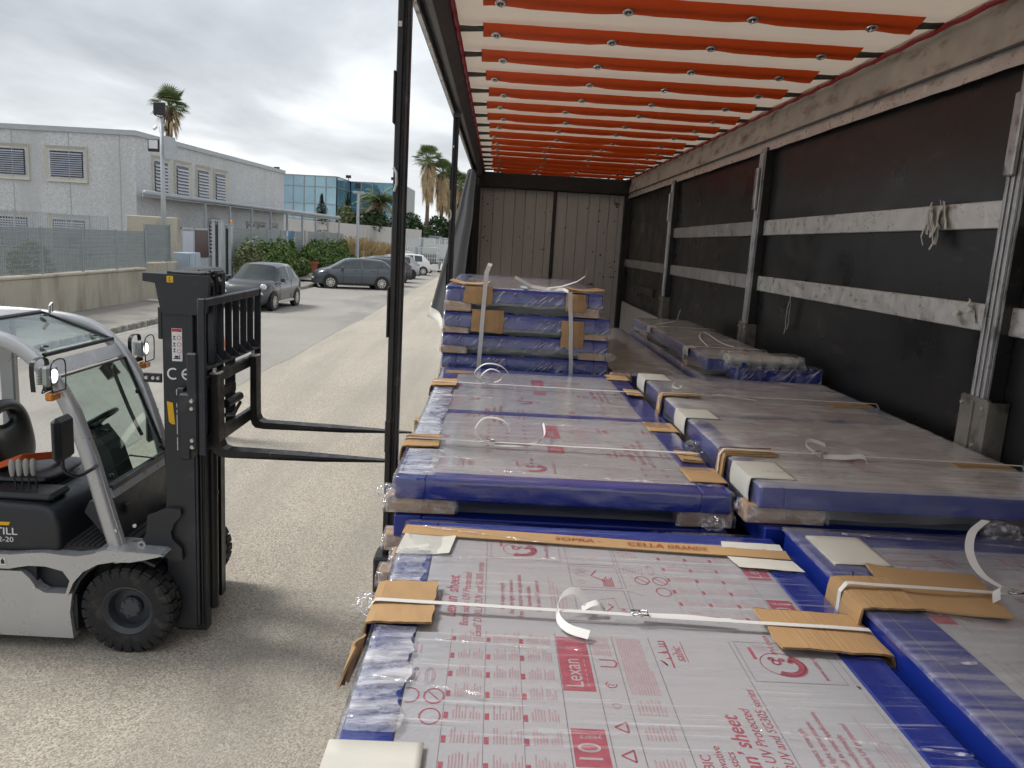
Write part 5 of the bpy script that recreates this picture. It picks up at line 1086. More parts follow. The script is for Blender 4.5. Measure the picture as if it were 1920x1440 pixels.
for y in (4.60, 5.335):
    poly = [(-1.652, 1.735), (-1.612, 1.735), (-1.606, 1.33), (-1.592, 1.296), (-1.560, 1.282), (-1.10, 1.272), (-.545, 1.258), (-.535, 1.254), (-.545, 1.250), (-1.0, 1.240), (-1.56, 1.236), (-1.618, 1.243), (-1.642, 1.268), (-1.652, 1.31)]
    vs = []; n = len(poly)
    for s in (-1, 1):
        for x, z in poly: vs.append((x, y+s*(.05 if x < -1.0 else .05-.033*max(0, (x+.85)/.315) if x > -.85 else .05), z))
    fo = K('fork', MB().add(vs, [tuple(range(n)), tuple(range(2*n-1, n-1, -1))]+[(i, i+n, (i+1) % n+n, (i+1) % n) for i in range(n)]), 'fork_steel')
    K('fork_lock', MB().tube([(-1.648, y, 1.74), (-1.648, y, 1.775)], .012, 8).box(-1.665, -1.61, y-.045, y+.045, 1.736, 1.752, .004), 'bolt_zinc', fo)
# maker's lettering and hood decals
b = MB(); put_text(b, 'STILL', (-2.945, 4.4635, .718), (1, 0, 0), (0, 0, 1), .062, bold=.012, sx=1.15); put_text(b, 'RX42-20', (-2.988, 4.4635, .672), (1, 0, 0), (0, 0, 1), .045, bold=.008, sx=1.12)
K('lettering', b, 'decal_white'); K('logo_stripe', MB().prism([(-2.96, .797), (-2.818, .797), (-2.830, .776), (-2.965, .776)], 4.4625, 4.4640, 'y'), 'decal_yellow')
K('sticker', MB().box(-2.865, -2.830, 4.4155, 4.4175, .545, .592), 'decal_white')
K('sticker_symbols', MB().box(-2.858, -2.837, 4.4145, 4.4153, .552, .576).box(-2.852, -2.843, 4.4145, 4.4153, .577, .586), 'marker_black')
K('charge_plate', MB().box(-2.845, -2.45, 4.62, 4.66, .40, .56), 'fl_dark')

# ------------------------------------------------------------------ person behind the mast
pm('hivis', (0.80, 0.16, 0.03), 0.8, var=0.1, scale=8); pm('trouser', (0.03, 0.035, 0.05), 0.9, var=0.2, scale=8); pm('skin', (0.42, 0.25, 0.17), 0.6, var=0.05); pm('hair', (0.03, 0.02, 0.015), 0.7); pm('shoe', (0.02, 0.02, 0.02), 0.6); pm('sock', (0.7, 0.7, 0.7), 0.8)
pe = thing('person', 'person in orange jacket and dark trousers standing behind the forklift mast', 'person', (-3.63, 9.6, 0))
px, py = -3.63, 9.6
def skin(name, jts, edges_, mt, root=0, lv=2):
    me = bpy.data.meshes.new(name); o0 = ORG[pe.name]
    me.from_pydata([(p[0]-o0.x, p[1]-o0.y, p[2]-o0.z) for p, r_ in jts], edges_, []); o = bpy.data.objects.new(name, me); COL.objects.link(o); o.parent = pe; ORG[o.name] = o0
    o.modifiers.new('skin', 'SKIN'); sv = me.skin_vertices[0].data
    for i, (p, r_) in enumerate(jts): sv[i].radius = r_ if isinstance(r_, tuple) else (r_, r_)
    sv[root].use_root = True
    s = o.modifiers.new('sub', 'SUBSURF'); s.levels = lv; s.render_levels = lv; me.materials.append(MATS[mt])
    for p in me.polygons: p.use_smooth = True
    return o
J = [((px, py, .98), (.15, .11)), ((px, py, 1.22), (.14, .10)), ((px, py, 1.42), (.17, .10)), ((px, py, 1.52), .06), ((px, py-.01, 1.60), .055),
     ((px-.21, py, 1.42), .065), ((px-.26, py-.02, 1.15), .048), ((px-.22, py-.16, .95), .036), ((px+.21, py, 1.42), .065), ((px+.25, py, 1.14), .048), ((px+.24, py-.10, .92), .036),
     ((px-.10, py, .90), .095), ((px-.12, py-.01, .50), .062), ((px-.13, py+.03, .10), .042), ((px+.10, py, .90), .095), ((px+.14, py-.01, .50), .062), ((px+.19, py+.03, .10), .042)]
skin('body', J, [(0, 1), (1, 2), (2, 3), (3, 4), (2, 5), (5, 6), (6, 7), (2, 8), (8, 9), (9, 10), (0, 11), (11, 12), (12, 13), (0, 14), (14, 15), (15, 16)], 'trouser')
jk = [((px, py, 1.00), (.175, .135)), ((px, py, 1.22), (.165, .125)), ((px, py, 1.43), (.185, .120)), ((px-.22, py, 1.43), .080), ((px-.27, py-.02, 1.15), .064), ((px-.23, py-.14, .98), .054), ((px+.22, py, 1.43), .080), ((px+.262, py, 1.14), .064), ((px+.25, py-.09, .96), .054)]
skin('jacket', jk, [(0, 1), (1, 2), (2, 3), (3, 4), (4, 5), (2, 6), (6, 7), (7, 8)], 'hivis')
hb = MB(); 
def head(u, v):
    a = 2*PI*u; e = PI*(v-.5); r_ = .105; ce_ = math.cos(e)
    x = math.cos(a)*ce_*.078; y = math.sin(a)*ce_*.098; z = math.sin(e)*.122
    if y < 0: y -= .020*math.exp(-((x/.016)**2+((z+.008)/.022)**2)); y += .010*math.exp(-(((abs(x)-.03)/.014)**2+((z-.012)/.012)**2)); y -= .006*math.exp(-((x/.022)**2+((z+.055)/.008)**2))
    if z < -.05: x *= .82; 
    return (px+x, py-.02+y, 1.665+z)
K2 = hb.grid(28, 22, head).build('head', 'skin', pe, smooth=True)
MB().grid(24, 12, lambda u, v: (px+math.cos(2*PI*u)*math.cos(PI/2*v)*.084, py-.008+math.sin(2*PI*u)*math.cos(PI/2*v)*.102, 1.685+math.sin(PI/2*v)*.112-.045*(1-v)*(1 if math.sin(2*PI*u) > -.2 else -.6))).build('hair', 'hair', pe, smooth=True)
for s in (-1, 1): MB().lathe([(0, -.006), (.02, -.004), (.024, .006), (0, .008)], (px+s*.080, py-.01, 1.662), 'x', 10).build('ear', 'skin', pe, smooth=True)
for hx, hy, s in ((px-.22, py-.17, -1), (px+.24, py-.11, 1)):
    hm = MB().box(hx-.022, hx+.022, hy-.035, hy+.03, .855, .945, .012)
    for q in range(4): hm.tube([(hx+s*.002, hy-.028+q*.018, .862), (hx-s*.006, hy-.030+q*.018, .825-.006*(1.5-abs(q-1.5))), (hx-s*.016, hy-.030+q*.017, .79-.01*(1.5-abs(q-1.5)))], [.010, .009, .007], 6)
    hm.tube([(hx, hy-.03, .92), (hx-s*.012, hy-.055, .885), (hx-s*.018, hy-.058, .855)], [.011, .010, .008], 6); hm.build('hand', 'skin', pe, smooth=True)
for fx, d in ((px-.13, -.02), (px+.20, .10)):
    MB().grid(12, 10, lambda u, v: (fx+d*(1-v)*1.0+math.cos(2*PI*u)*.048*(.75+.4*math.sin(PI*v)), py+.09-.27*(1-v) if False else py-.19+.28*v, .052+math.sin(2*PI*u)*(.050 if v > .45 else .035+.02*v))).build('shoe', 'shoe', pe, smooth=True)
    MB().tube([(fx+.0, py+.03, .09), (fx+.0, py+.03, .17)], .05, 10).build('sock', 'sock', pe, smooth=True)
# ------------------------------------------------------------------ street side: wall, fences, gate
def fence_run(name, label, x, ys, z0, z1, hbars, vstep, mt='galv_fence', post=.05, cat='fence', bar=.010, solidp=False):
    o = thing(name, label, cat, (x, (ys[0]+ys[-1])/2, z0))
    for y in ys: MB().box(x-post/2, x+post/2, y-post/2, y+post/2, z0, z1+.04, .004).build('post', mt, o)
    for a, c in zip(ys, ys[1:]):
        b = MB(); n = max(1, int((c-a-post)/vstep))
        for i in range(1, n):
            y = a+post/2+(c-a-post)*i/n; b.box(x-.012, x+.012, y-bar/2, y+bar/2, z0+.06, z1)
        for i in range(hbars+1):
            z = z0+.06+(z1-z0-.07)*i/hbars; b.box(x-.006, x+.006, a+post/2, c-post/2, z-.007, z+.007)
        if solidp: b.box(x+.014, x+.022, a+post/2, c-post/2, z0+.1, z1-.02)
        g = b.build('grille_panel', mt, o); g['kind'] = 'stuff'
    return o
lw = thing('low_wall', 'stained low concrete wall along the pavement under the grille fence', 'wall', (-11.5, 16, 0))
MB().box(-11.62, -11.34, -12, 25.6, 0, 1.10, .02).build('wall_body', 'concrete_wall', lw)
MB().box(-11.66, -11.30, -12, 25.6, 1.10, 1.16, .012).build('coping', 'concrete_wall', lw)
fence_run('grille_fence', 'grey steel grille fence standing on the low concrete wall', -11.48, [6.4+i*1.95 for i in range(11)], 1.14, 2.32, 10, .066)
fence_run('bar_fence', 'taller pale bar fence behind the grille fence', -13.3, [9+i*2.6 for i in range(8)], .2, 2.72, 2, .12, 'grey_metal', bar=.016)
o = thing('gate_pier', 'pale concrete pier under the lamp pole beside the gate', 'pier', (-12.6, 29, 0)); MB().box(-13.8, -12.0, 29.6, 30.1, 0, 2.85, .03).build('pier_body', 'concrete_wall', o); MB().box(-11.66, -11.34, 26.2, 28.2, 0, 1.30, .02).build('pier_base', 'concrete_wall', o)
fence_run('mesh_panel', 'short solid looking mesh panel around the lamp pole foot', -11.5, [25.9, 27.9], 1.30, 2.55, 12, .05)
o = thing('utility_cabinet', 'pale blue grey utility cabinet beside the gate pier', 'cabinet', (-11.3, 28.9, 0)); MB().box(-11.6, -11.05, 28.4, 29.5, .15, 1.62, .02).build('cabinet_body', 'gate_blue', o); MB().box(-11.045, -11.03, 28.45, 28.93, .25, 1.55).box(-11.045, -11.03, 28.97, 29.45, .25, 1.55).build('cabinet_door', 'gate_blue', o)
gt = thing('pedestrian_gate', 'white barred pedestrian gate with dark maroon panel', 'gate', (-12, 33, 0))
MB().box(-12.4, -12.34, 31.0, 31.07, 0, 2.5).box(-12.4, -12.34, 32.3, 32.37, 0, 2.5).box(-12.4, -12.34, 33.9, 33.97, 0, 2.5).box(-12.4, -12.34, 31, 33.97, 2.44, 2.5).build('gate_frame', 'grey_metal', gt)
b = MB(); [b.box(-12.385, -12.36, 31.1+i*.11, 31.12+i*.11, .15, 1.3) for i in range(11)]; b.build('gate_bars', 'grey_metal', gt)
MB().box(-12.39, -12.35, 31.15, 32.25, 1.38, 2.36).build('gate_pane', 'louvre', gt); MB().box(-12.39, -12.33, 32.4, 33.88, 1.30, 2.42).build('maroon_panel', 'maroon_panel', gt); MB().box(-12.385, -12.36, 32.4, 33.88, .12, 1.26).build('lower_panel', 'grey_metal', gt)
def gate_post(x, y, h, w, label):
    o = thing('gate_post', label, 'gate post', (x, y, 0))
    MB().box(x-w/2, x-w/6, y-.12, y+.12, 0, h, .01).box(x+w/6, x+w/2, y-.12, y+.12, 0, h, .01).build('upright', 'grey_metal', o); MB().box(x-w/6+.002, x+w/6-.002, y-.06, y+.10, 0, h-.15).build('gap_plate', 'dark_opening', o); MB().box(x-w/2-.02, x+w/2+.02, y-.14, y+.14, h, h+.06).build('cap', 'grey_metal', o); return o
gate_post(-12.35, 35.0, 2.85, .42, 'nearer tall grey sliding gate post'); gate_post(-12.25, 36.0, 2.7, .40, 'farther grey sliding gate post with amber beacon')
o = MB().lathe([(0, .16), (.05, .15), (.06, .02), (.06, 0)], (-12.1, 36.1, 2.77), 'z', 10).build('warning_beacon', 'amber', smooth=True); tag(o, 'small amber warning beacon on the gate post', 'beacon')
def panel_fence(label, pts, z0, z1, n, group=None):
    (xa, ya), (xb, yb) = pts; o = thing('panel_fence', label, 'fence', ((xa+xb)/2, (ya+yb)/2, z0))
    for i in range(n):
        t0, t1 = i/n, (i+1)/n; x0, y0, x1, y1 = xa+(xb-xa)*t0, ya+(yb-ya)*t0+.03, xa+(xb-xa)*t1, ya+(yb-ya)*t1-.03
        b = MB(); m_ = 10
        for q in range(m_):
            zz = z0+(z1-z0)*q/m_; b.add([(x0, y0, zz), (x1, y1, zz), (x1+.02, y1, zz+(z1-z0)/m_*.92), (x0+.02, y0, zz+(z1-z0)/m_*.92)], [(0, 1, 2, 3)])
        solid(b.build('fence_panel', 'galv_fence', o), .02)
        MB().box(x0-.03, x0+.05, y0-.055, y0-.005, z0-.3, z1+.03).build('post', 'galv_fence', o)
    return o
panel_fence('grey slatted panel fence behind the first hedge', ((-12.35, 36.9), (-12.95, 52.5)), 1.0, 2.62, 5)
panel_fence('grey slatted panel fence behind the second hedge', ((-13.0, 54.0), (-13.3, 68.0)), 1.0, 2.66, 5)
o = thing('planter_wall', 'low pale wall under the slatted fences', 'wall', (-12, 50, 0)); MB().box(-13.2, -12.1, 36.9, 72, 0, 1.02, .02).build('wall_body', 'concrete_wall', o)
MB().box(-12.0, -11.8, 35.9, 37.2, 0, 1.05, .02).build('end_block', 'concrete_wall', o); MB().box(-12.3, -11.2, 66, 70, 0, 1.3, .02).build('end_block', 'concrete_wall', o)
o = MB().box(-12.72, -12.69, 47.6, 49.6, 1.5, 2.60).build('sign_board', pm('sign_blue', (0.05, 0.16, 0.30), 0.5, var=.9, scale=2.2, col2=(0.55, 0.62, 0.66), t0=.5, t1=.54, s2=1.6)); tag(o, 'blue and white mural board on the slatted fence', 'sign')
pipe = MB().tube([(-12.9, 53.2, .3), (-12.9, 53.2, 2.7)], .12, 8).build('fence_pillar', 'pale_wall'); tag(pipe, 'pale round pillar between the two slatted fences', 'pillar')

# ------------------------------------------------------------------ grey factory building with canopy
bd_ = thing('grey_building', 'two storey grey pebble dash building with louvred windows', 'building', (-22, 44, 0))
BA, BB = Vector((-16.3, 36.0, 0)), Vector((-14.6, 54.0, 0)); BH = 6.35
dv = (BB-BA).normalized(); nv_ = Vector((dv.y, -dv.x, 0))           # along the street side, outward
MBld = MB()
BL = Vector((-40, 37.4, 0))
foot = [BA, BB, BB-nv_*18, Vector((-40, 55, 0)), BL]
MBld.prism([(p.x, p.y) for p in foot], 0, BH, 'z').build('wall', 'pebble_panel', bd_)
rf_ = MB()
def offs(p, k): c = Vector((-26, 46, 0)); d = (p-c); d.z = 0; return p+d.normalized()*k
rf_.prism([(offs(p, .12).x, offs(p, .12).y) for p in foot], BH, BH+.22, 'z').build('roof_trim', 'grey_metal', bd_)
dl = (BA-BL).normalized(); nl = Vector((dl.y, -dl.x, 0))
def wall_window(o0, d, n, s, w_, z0, z1, fr=.22, slats=11):
    """window set in a projecting splayed frame: s metres along d from o0"""
    def pt(a, z, out): p = o0+d*a+n*out; return (p.x, p.y, z)
    wn = MB(); a, c = s-w_/2, s+w_/2
    O = [(a-fr, z0-fr), (c+fr, z0-fr), (c+fr, z1+fr), (a-fr, z1+fr)]; I = [(a, z0), (c, z0), (c, z1), (a, z1)]
    vs = [pt(x, z, -.05) for x, z in O]+[pt(x, z, .09) for x, z in O]+[pt(x, z, -.06) for x, z in I]
    fs = [(i, (i+1) % 4, (i+1) % 4+4, i+4) for i in range(4)]+[(i+4, (i+1) % 4+4, (i+1) % 4+8, i+8) for i in range(4)]
    wo_ = wn.add(vs, fs).build('window', 'cream_trim', bd_)
    MB().add([pt(x, z, .012) for x, z in I], [(0, 1, 2, 3)]).build('pane', 'dark_opening', wo_)
    b = MB()
    for i in range(slats):
        z = z0+(z1-z0)*(i+.9)/(slats+1)+.02; h_ = (z1-z0)/(slats+1)
        b.add([pt(a+.04, z, .02), (pt(c-.04, z, .02)), pt(c-.04, z-h_*.55, .075), pt(a+.04, z-h_*.55, .075)], [(0, 1, 2, 3)])
    solid(b.build('louvres', 'louvre', wo_), .012)
Lh = (BA-BL).length
for k in range(0, 6):
    s = Lh-2.65*k-3.12
    for z0, z1 in ((4.40, 5.52), (1.25, 2.52)): wall_window(BL, dl, nl, s, 1.50, z0, z1, fr=.22)
for s in (2.2, 4.25, 6.45, 8.5): wall_window(BA, dv, nv_, s, 1.22, 4.05, 5.45, fr=.24, slats=8)
for s in (7.6, 12.6, 14.2, 16.2): wall_window(BA, dv, nv_, s, 1.1, 1.2, 2.9, fr=.15, slats=8)
for s in (1.3, 3.6, 6.2, 8.8, 11.4, 14.0):                              # panel joints
    p = BL+dl*(Lh-s+.6); MB().box(-.015, .015, -.02, .02, 0, BH).build('panel_joint', 'grey_metal', bd_).location = Vector((p.x, p.y, 0))-ORG[bd_.name]+ORG[bd_.name]-ORG[bd_.name]+Vector((-nl.x*-.0, 0, 0))
for o in [q for q in bd_.children if q.name.startswith('panel_joint')]:
    for v in o.data.vertices: v.co += ORG[bd_.name]
o = MB().box(-16.25, -16.1, 35.9, 36.02, 0, 3.0).build('drain_pipe', 'grey_metal', bd_)
an = MB().tube([(-24.9, 40, 6.5), (-24.9, 40, 7.7)], .03, 5).build('antenna', 'grey_metal', bd_)
cn = thing('canopy', 'long thin grey canopy on slender posts along the building', 'canopy', (-14.5, 50, 0))
CA, CB_ = Vector((-15.45, 34.8, 0)), Vector((-12.9, 64.0, 0)); cdv = (CB_-CA).normalized(); cnv = Vector((cdv.y, -cdv.x, 0))
q = [CA, CB_, CB_-cnv*2.3, Vector((-15.2, 52, 0)), Vector((-16.15, 36.2, 0))]
MB().prism([(p.x, p.y) for p in q], 3.72, 3.86, 'z').build('roof_slab', 'grey_metal', cn)
g_ = MB(); g_.tube([CA+Vector((.05, 0, 3.88)), CB_+Vector((.05, 0, 3.88))], .11, 8); g_.build('gutter', 'grey_metal', cn, smooth=True)
for i in range(9):
    p = CA+cdv*(5.8+i*2.95); MB().box(p.x-.06, p.x+.06, p.y-.06, p.y+.06, 0, 3.72).build('post', 'grey_metal', cn)
# lamp pole with floodlights
lpn = thing('flood_lamp_pole', 'tapered pale pole with flood lamps and panel beside the gate', 'lamp pole', (-11.9, 27.6, 0))
lx, ly = -11.62, 27.7
MB().tube([(lx, ly, 1.0), (lx, ly, 6.15)], [.095, .06], 10).build('pole', 'grey_metal', lpn, smooth=True)
pm('lamp_black', (0.02, 0.02, 0.022), .5)
MB().box(lx-.24, lx+.16, ly-.10, ly-.02, 6.20, 6.62, .02).build('lamp_head', 'lamp_black', lpn); MB().tube([(lx-.22, ly-.05, 6.2), (lx, ly-.05, 6.12), (lx+.14, ly-.05, 6.2)], .015, 6).build('yoke', 'lamp_black', lpn)
fl_ = MB().box(lx-.40, lx-.02, ly-.22, ly-.15, 4.98, 5.40, .02).build('flood_lamp', 'lamp_black', lpn); MB().box(lx-.36, lx-.06, ly-.225, ly-.221, 5.08, 5.36).build('lens', 'decal_white', fl_)
so = MB().add([(lx+.05, ly-.05, 5.55), (lx+.42, ly+.05, 5.50), (lx+.55, ly+.05, 4.75), (lx+.12, ly-.1, 4.80)], [(0, 1, 2, 3)]).build('solar_panel', 'grey_metal', lpn); solid(so, .03)
for dx in (-.22, .2): MB().tube([(lx+dx, ly-.12, 5.72), (lx+dx*.7, ly-.05, 5.82)], .05, 8).build('camera', 'decal_white' if dx < 0 else 'lamp_black', lpn)
sl = thing('street_lamp', 'slim grey street lamp pole by the reeds', 'street lamp', (-11.6, 66, 0)); sx_, sy_ = -11.55, 65.0
MB().tube([(sx_, sy_, 0), (sx_, sy_, 6.0)], [.14, .10], 8).build('pole', 'grey_metal', sl); MB().box(sx_-.45, sx_+.45, sy_-.1, sy_+.1, 5.9, 6.1, .03).build('cross_arm', 'grey_metal', sl); MB().box(sx_-.25, sx_+.2, sy_-.3, sy_, 6.3, 6.75, .04).build('lamp_head', 'lamp_black', sl)
b = MB()
for i in range(5): b.box(sx_-1.1, sx_-1.0, sy_-2.0, sy_-1.9, 0, 3.0)
# glass office block
thin = pm('curtain_glass', (0.27, 0.405, 0.48), 0.08, var=0.25, scale=0.12, metal=0.45, rnd=0.10)
pm('curtain_glass_blue', (0.15, 0.31, 0.40), 0.08, var=0.25, scale=0.12, metal=0.45, rnd=0.12)
gb = thing('glass_building', 'blue green curtain wall glass office block in the distance', 'building', (-30, 112, 0))
def glass_face(a, b_, z0, z1, nx, nzr, mt):
    a, b_ = Vector(a), Vector(b_); d = (b_-a)/nx; n = Vector((d.y, -d.x, 0)).normalized()
    for i in range(nx):
        for j in range(len(nzr)-1):
            p0, p1 = a+d*i+d*.03, a+d*(i+1)-d*.03; za, zb2 = nzr[j]+.04, nzr[j+1]-.04; tl = random.uniform(-.02, .02)
            MB().add([(p0.x, p0.y, za), (p1.x, p1.y, za), (p1.x+n.x*tl, p1.y+n.y*tl, zb2), (p0.x+n.x*tl, p0.y+n.y*tl, zb2)], [(0, 1, 2, 3)]).build('glass_pane', mt, gb)
    b2 = MB()
    for i in range(nx+1): p = a+d*i; b2.box(p.x-.06, p.x+.06, p.y-.06, p.y+.06, z0, z1)
    b2.build('mullion', 'galv_fence', gb)
    b2 = MB()
    for z in nzr: b2.add([(a.x, a.y, z-.05), (b_.x, b_.y, z-.05), (b_.x, b_.y, z+.05), (a.x, a.y, z+.05), (a.x+n.x*.1, a.y+n.y*.1, z-.05), (b_.x+n.x*.1, b_.y+n.y*.1, z-.05), (b_.x+n.x*.1, b_.y+n.y*.1, z+.05), (a.x+n.x*.1, a.y+n.y*.1, z+.05)], [(4, 5, 6, 7), (0, 1, 5, 4), (3, 7, 6, 2)])
    b2.build('transom', 'galv_fence', gb)
GZ = [0, 2.2, 4.3, 6.4, 8.6, 10.0]
glass_face((-36.5, 108), (-21.7, 106), 0, 10.0, 10, GZ, 'curtain_glass'); glass_face((-21.7, 106), (-21.4, 114), 0, 10.0, 2, GZ, 'curtain_glass_blue'); glass_face((-21.4, 114), (-13.4, 112.5), 0, 10.0, 5, GZ, 'curtain_glass_blue')
MB().prism([(-36.5, 108.3), (-21.9, 106.3), (-21.6, 114.3), (-13.6, 112.8), (-13.4, 125), (-36, 125)], 0, 9.9, 'z').build('core', 'galv_fence', gb)
for x, y in ((-30, 107.5), (-21.8, 114.5), (-15.2, 113.2), (-35.5, 108.5)): MB().tube([(x, y, 10), (x, y, 10.5)], .05, 5).box(x-.35, x+.35, y-.2, y+.1, 10.5, 10.9).build('roof_lamp', 'lamp_black', gb)
# far boundary wall, shed
o = thing('boundary_wall', 'long stained white boundary wall across the far end', 'wall', (-15, 84, 0)); MB().add([(-24, 78, 0), (-8.4, 86, 0), (-8.4, 86, 3.55), (-24, 78, 3.9), (-24, 78.3, 0), (-8.4, 86.3, 0), (-8.4, 86.3, 3.55), (-24, 78.3, 3.9)], [(0, 1, 2, 3), (5, 4, 7, 6), (3, 2, 6, 7), (1, 5, 6, 2), (0, 3, 7, 4)]).build('wall_body', 'pale_wall', o)
o = thing('shed', 'small pale shed beside the far boundary wall', 'shed', (-8, 96, 0)); MB().box(-9.2, -7.0, 95, 99, 0, 2.9, .02).build('shed_wall', 'grey_metal', o); MB().box(-9.4, -6.8, 94.8, 99.2, 2.9, 3.05).build('shed_roof', 'galv_fence', o)

# ------------------------------------------------------------------ planting
def leaf_cloud(blobs, n, size, seed=0, flat=.6, up_=0.0):
    rr = random.Random(seed); b = MB(); tot = sum(q[3]*q[4]*q[5] for q in blobs)
    for cx, cy, cz, rx, ry, rz in blobs:
        for i in range(int(n*rx*ry*rz/tot)):
            a = rr.uniform(0, 2*PI); z = rr.uniform(-1, 1); r_ = math.sqrt(1-z*z); k = rr.uniform(.45, 1.0)**.5*(1+.22*nz3(math.cos(a)*r_*2.2+cx, math.sin(a)*r_*2.2+cy, z*2.2+cz))
            p = Vector((cx+math.cos(a)*r_*rx*k, cy+math.sin(a)*r_*ry*k, cz+z*rz*k)); s = size*rr.uniform(.5, 1.25)
            t1_ = Vector((rr.uniform(-1, 1), rr.uniform(-1, 1), rr.uniform(-.6, .9)+up_)).normalized(); t2_ = t1_.cross(Vector((rr.uniform(-1, 1), rr.uniform(-1, 1), rr.uniform(-1, 1)))).normalized()
            b.add([p-t1_*s*.5, p+t2_*s*.28, p+t1_*s*.6, p-t2_*s*.28], [(0, 1, 2, 3)])
    return b
def shrub(label, blobs, n, size, mt, stems=5, name='hedge_shrub', cat='shrub', group=None, seed=1):
    c = blobs[0]; x0 = sum(q[0] for q in blobs)/len(blobs); y0 = sum(q[1] for q in blobs)/len(blobs); z0 = .1
    o = thing(name, label, cat, (x0, y0, z0), group=group)
    leaf_cloud(blobs, n, size, seed).build('foliage', mt, o)
    b = MB(); rr = random.Random(seed)
    for q in blobs:
        for i in range(max(1, stems//len(blobs))): b.tube([(q[0]+rr.uniform(-.15, .15), q[1]+rr.uniform(-.15, .15), z0), (q[0]+rr.uniform(-.3, .3), q[1]+rr.uniform(-.3, .3), q[2]+q[5]*.3)], [.03, .012], 5)
    b.build('stem', 'trunk_bark', o); return o
rs = random.Random(11)
for i in range(7):
    y = 36.4+i*1.35; h_ = rs.uniform(.72, .95)
    shrub(['first', 'second', 'third', 'fourth', 'fifth', 'sixth', 'seventh'][i]+' tall leafy shrub from the gate in the nearer hedge', [(-11.65+.1*rs.random(), y, 1.02, .50, .85, h_), (-11.6, y+.3*rs.random(), 1.65+.25*rs.random(), .2, .28, .45)], 1500, .20, 'leaf_pale' if i < 2 else 'leaf_mid', seed=i, group='nearer hedge shrubs')
    if i > 1: shrub(['', '', 'first', 'second', 'third', 'fourth', 'fifth'][i]+' clipped low shrub before the nearer hedge', [(-11.05, y+.6, .62, .42, .62, .52)], 900, .15, 'leaf_mid', seed=i+20, group='clipped shrubs before the hedge')
for i in range(6):
    y = 50.8+i*2.0; shrub(['first', 'second', 'third', 'fourth', 'fifth', 'sixth'][i]+' tall leafy shrub beyond the red pot in the farther hedge', [(-12.0, y, 1.05, .6, 1.25, rs.uniform(.75, 1.0)), (-11.9, y+.4, 1.75, .28, .35, .5)], 1300, .22, 'leaf_mid', seed=i+40, group='farther hedge shrubs')
    shrub(['first', 'second', 'third', 'fourth', 'fifth', 'sixth'][i]+' clipped low shrub before the farther hedge', [(-11.3, y+.4, .6, .45, .9, .48)], 700, .16, 'leaf_mid', seed=i+60, group='clipped shrubs before the farther hedge')
po = thing('plant_pot', 'red terracotta pot at the end of the nearer hedge', 'pot', (-11.6, 49.3, .12)); MB().lathe([(0, 0), (.30, 0), (.40, .58), (.46, .58), (.46, .70), (.38, .70), (.36, .60), (0, .6)], (-11.6, 49.3, .125), 'z', 20).build('pot', 'terracotta', po, smooth=True, sharp=40)
leaf_cloud([(-11.6, 49.3, 1.2, .45, .45, .55)], 350, .28, 5, up_=.6).build('leaves', 'leaf_mid', po)
for i, (y, h_) in enumerate(((8.5, .9), (13.2, 1.0), (15.6, .8), (18.2, .9), (21.0, .7))):
    shrub('weedy shrub behind the grille fence, %s from the left' % ['first', 'second', 'third', 'fourth', 'fifth'][i], [(-12.3, y, 1.25, .35, .9, h_)], 700, .17, 'leaf_mid', seed=i+80, group='weeds behind the fence')
def reeds(label, x, y, n, h_, rad, seed):
    rr = random.Random(seed); b = MB()
    for i in range(n):
        a = rr.uniform(0, 2*PI); r_ = rad*math.sqrt(rr.random()); p = Vector((x+math.cos(a)*r_, y+math.sin(a)*r_*1.6, .1)); l = Vector((rr.uniform(-.5, .5), rr.uniform(-.5, .5), 0))*h_; hh = h_*rr.uniform(.6, 1.1)
        b.ribbon([p, p+l*.25+Vector((0, 0, hh*.55)), p+l*.9+Vector((0, 0, hh))], (.022, .012, 0), .003)
    o = b.build('dry_reeds', 'reed_dry'); tag(o, label, 'reeds')
reeds('clump of dry brown reeds left of the street lamp', -12.0, 67, 260, 2.2, 1.1, 1); reeds('clump of dry golden reeds right of the street lamp', -10.2, 70, 420, 1.9, 1.7, 2)
def conifer(label, x, y, h_, r_, seed):
    o = thing('conifer_tree', label, 'tree', (x, y, 0)); MB().tube([(x, y, 0), (x, y, h_*.95)], [.16, .03], 7).build('trunk', 'trunk_bark', o); rr = random.Random(seed); b = MB()
    for i in range(2600):
        t = rr.random()**.7; z = h_*(.15+.85*(1-t)) if False else h_*(1-.86*t); rad = r_*t*(1+.25*math.sin(z*5+rr.random()))*rr.uniform(.3, 1)**.5; a = rr.uniform(0, 2*PI)
        p = Vector((x+rad*math.cos(a), y+rad*math.sin(a), z-rad*.25)); d = Vector((math.cos(a), math.sin(a), -.35+rr.uniform(-.3, .3))).normalized(); s_ = d.cross(Vector((0, 0, 1))).normalized(); L_ = .35
        b.add([p-d*L_*.5, p+s_*.08, p+d*L_*.5, p-s_*.08], [(0, 1, 2, 3)])
    b.build('crown', 'leaf_conifer', o)
conifer('smaller dark conifer before the glass block', -18.3, 82, 6.6, 2.0, 3); conifer('larger dark conifer before the glass block corner', -16.6, 87, 7.0, 2.6, 4)
def tree(label, x, y, h_, blobs, n, size, mt, seed, name='broadleaf_tree'):
    o = thing(name, label, 'tree', (x, y, 0)); b = MB().tube([(x, y, 0), (x+.1, y, h_*.5), (x, y+.1, h_*.75)], [.28, .18, .08], 8)
    for q in blobs: b.tube([(x, y, h_*.4), ((x+q[0])/2, (y+q[1])/2, (h_*.45+q[2])/2), (q[0], q[1], q[2])], [.12, .08, .03], 6)
    b.build('trunk', 'trunk_bark', o); leaf_cloud(blobs, n, size, seed).build('crown', mt, o); return o
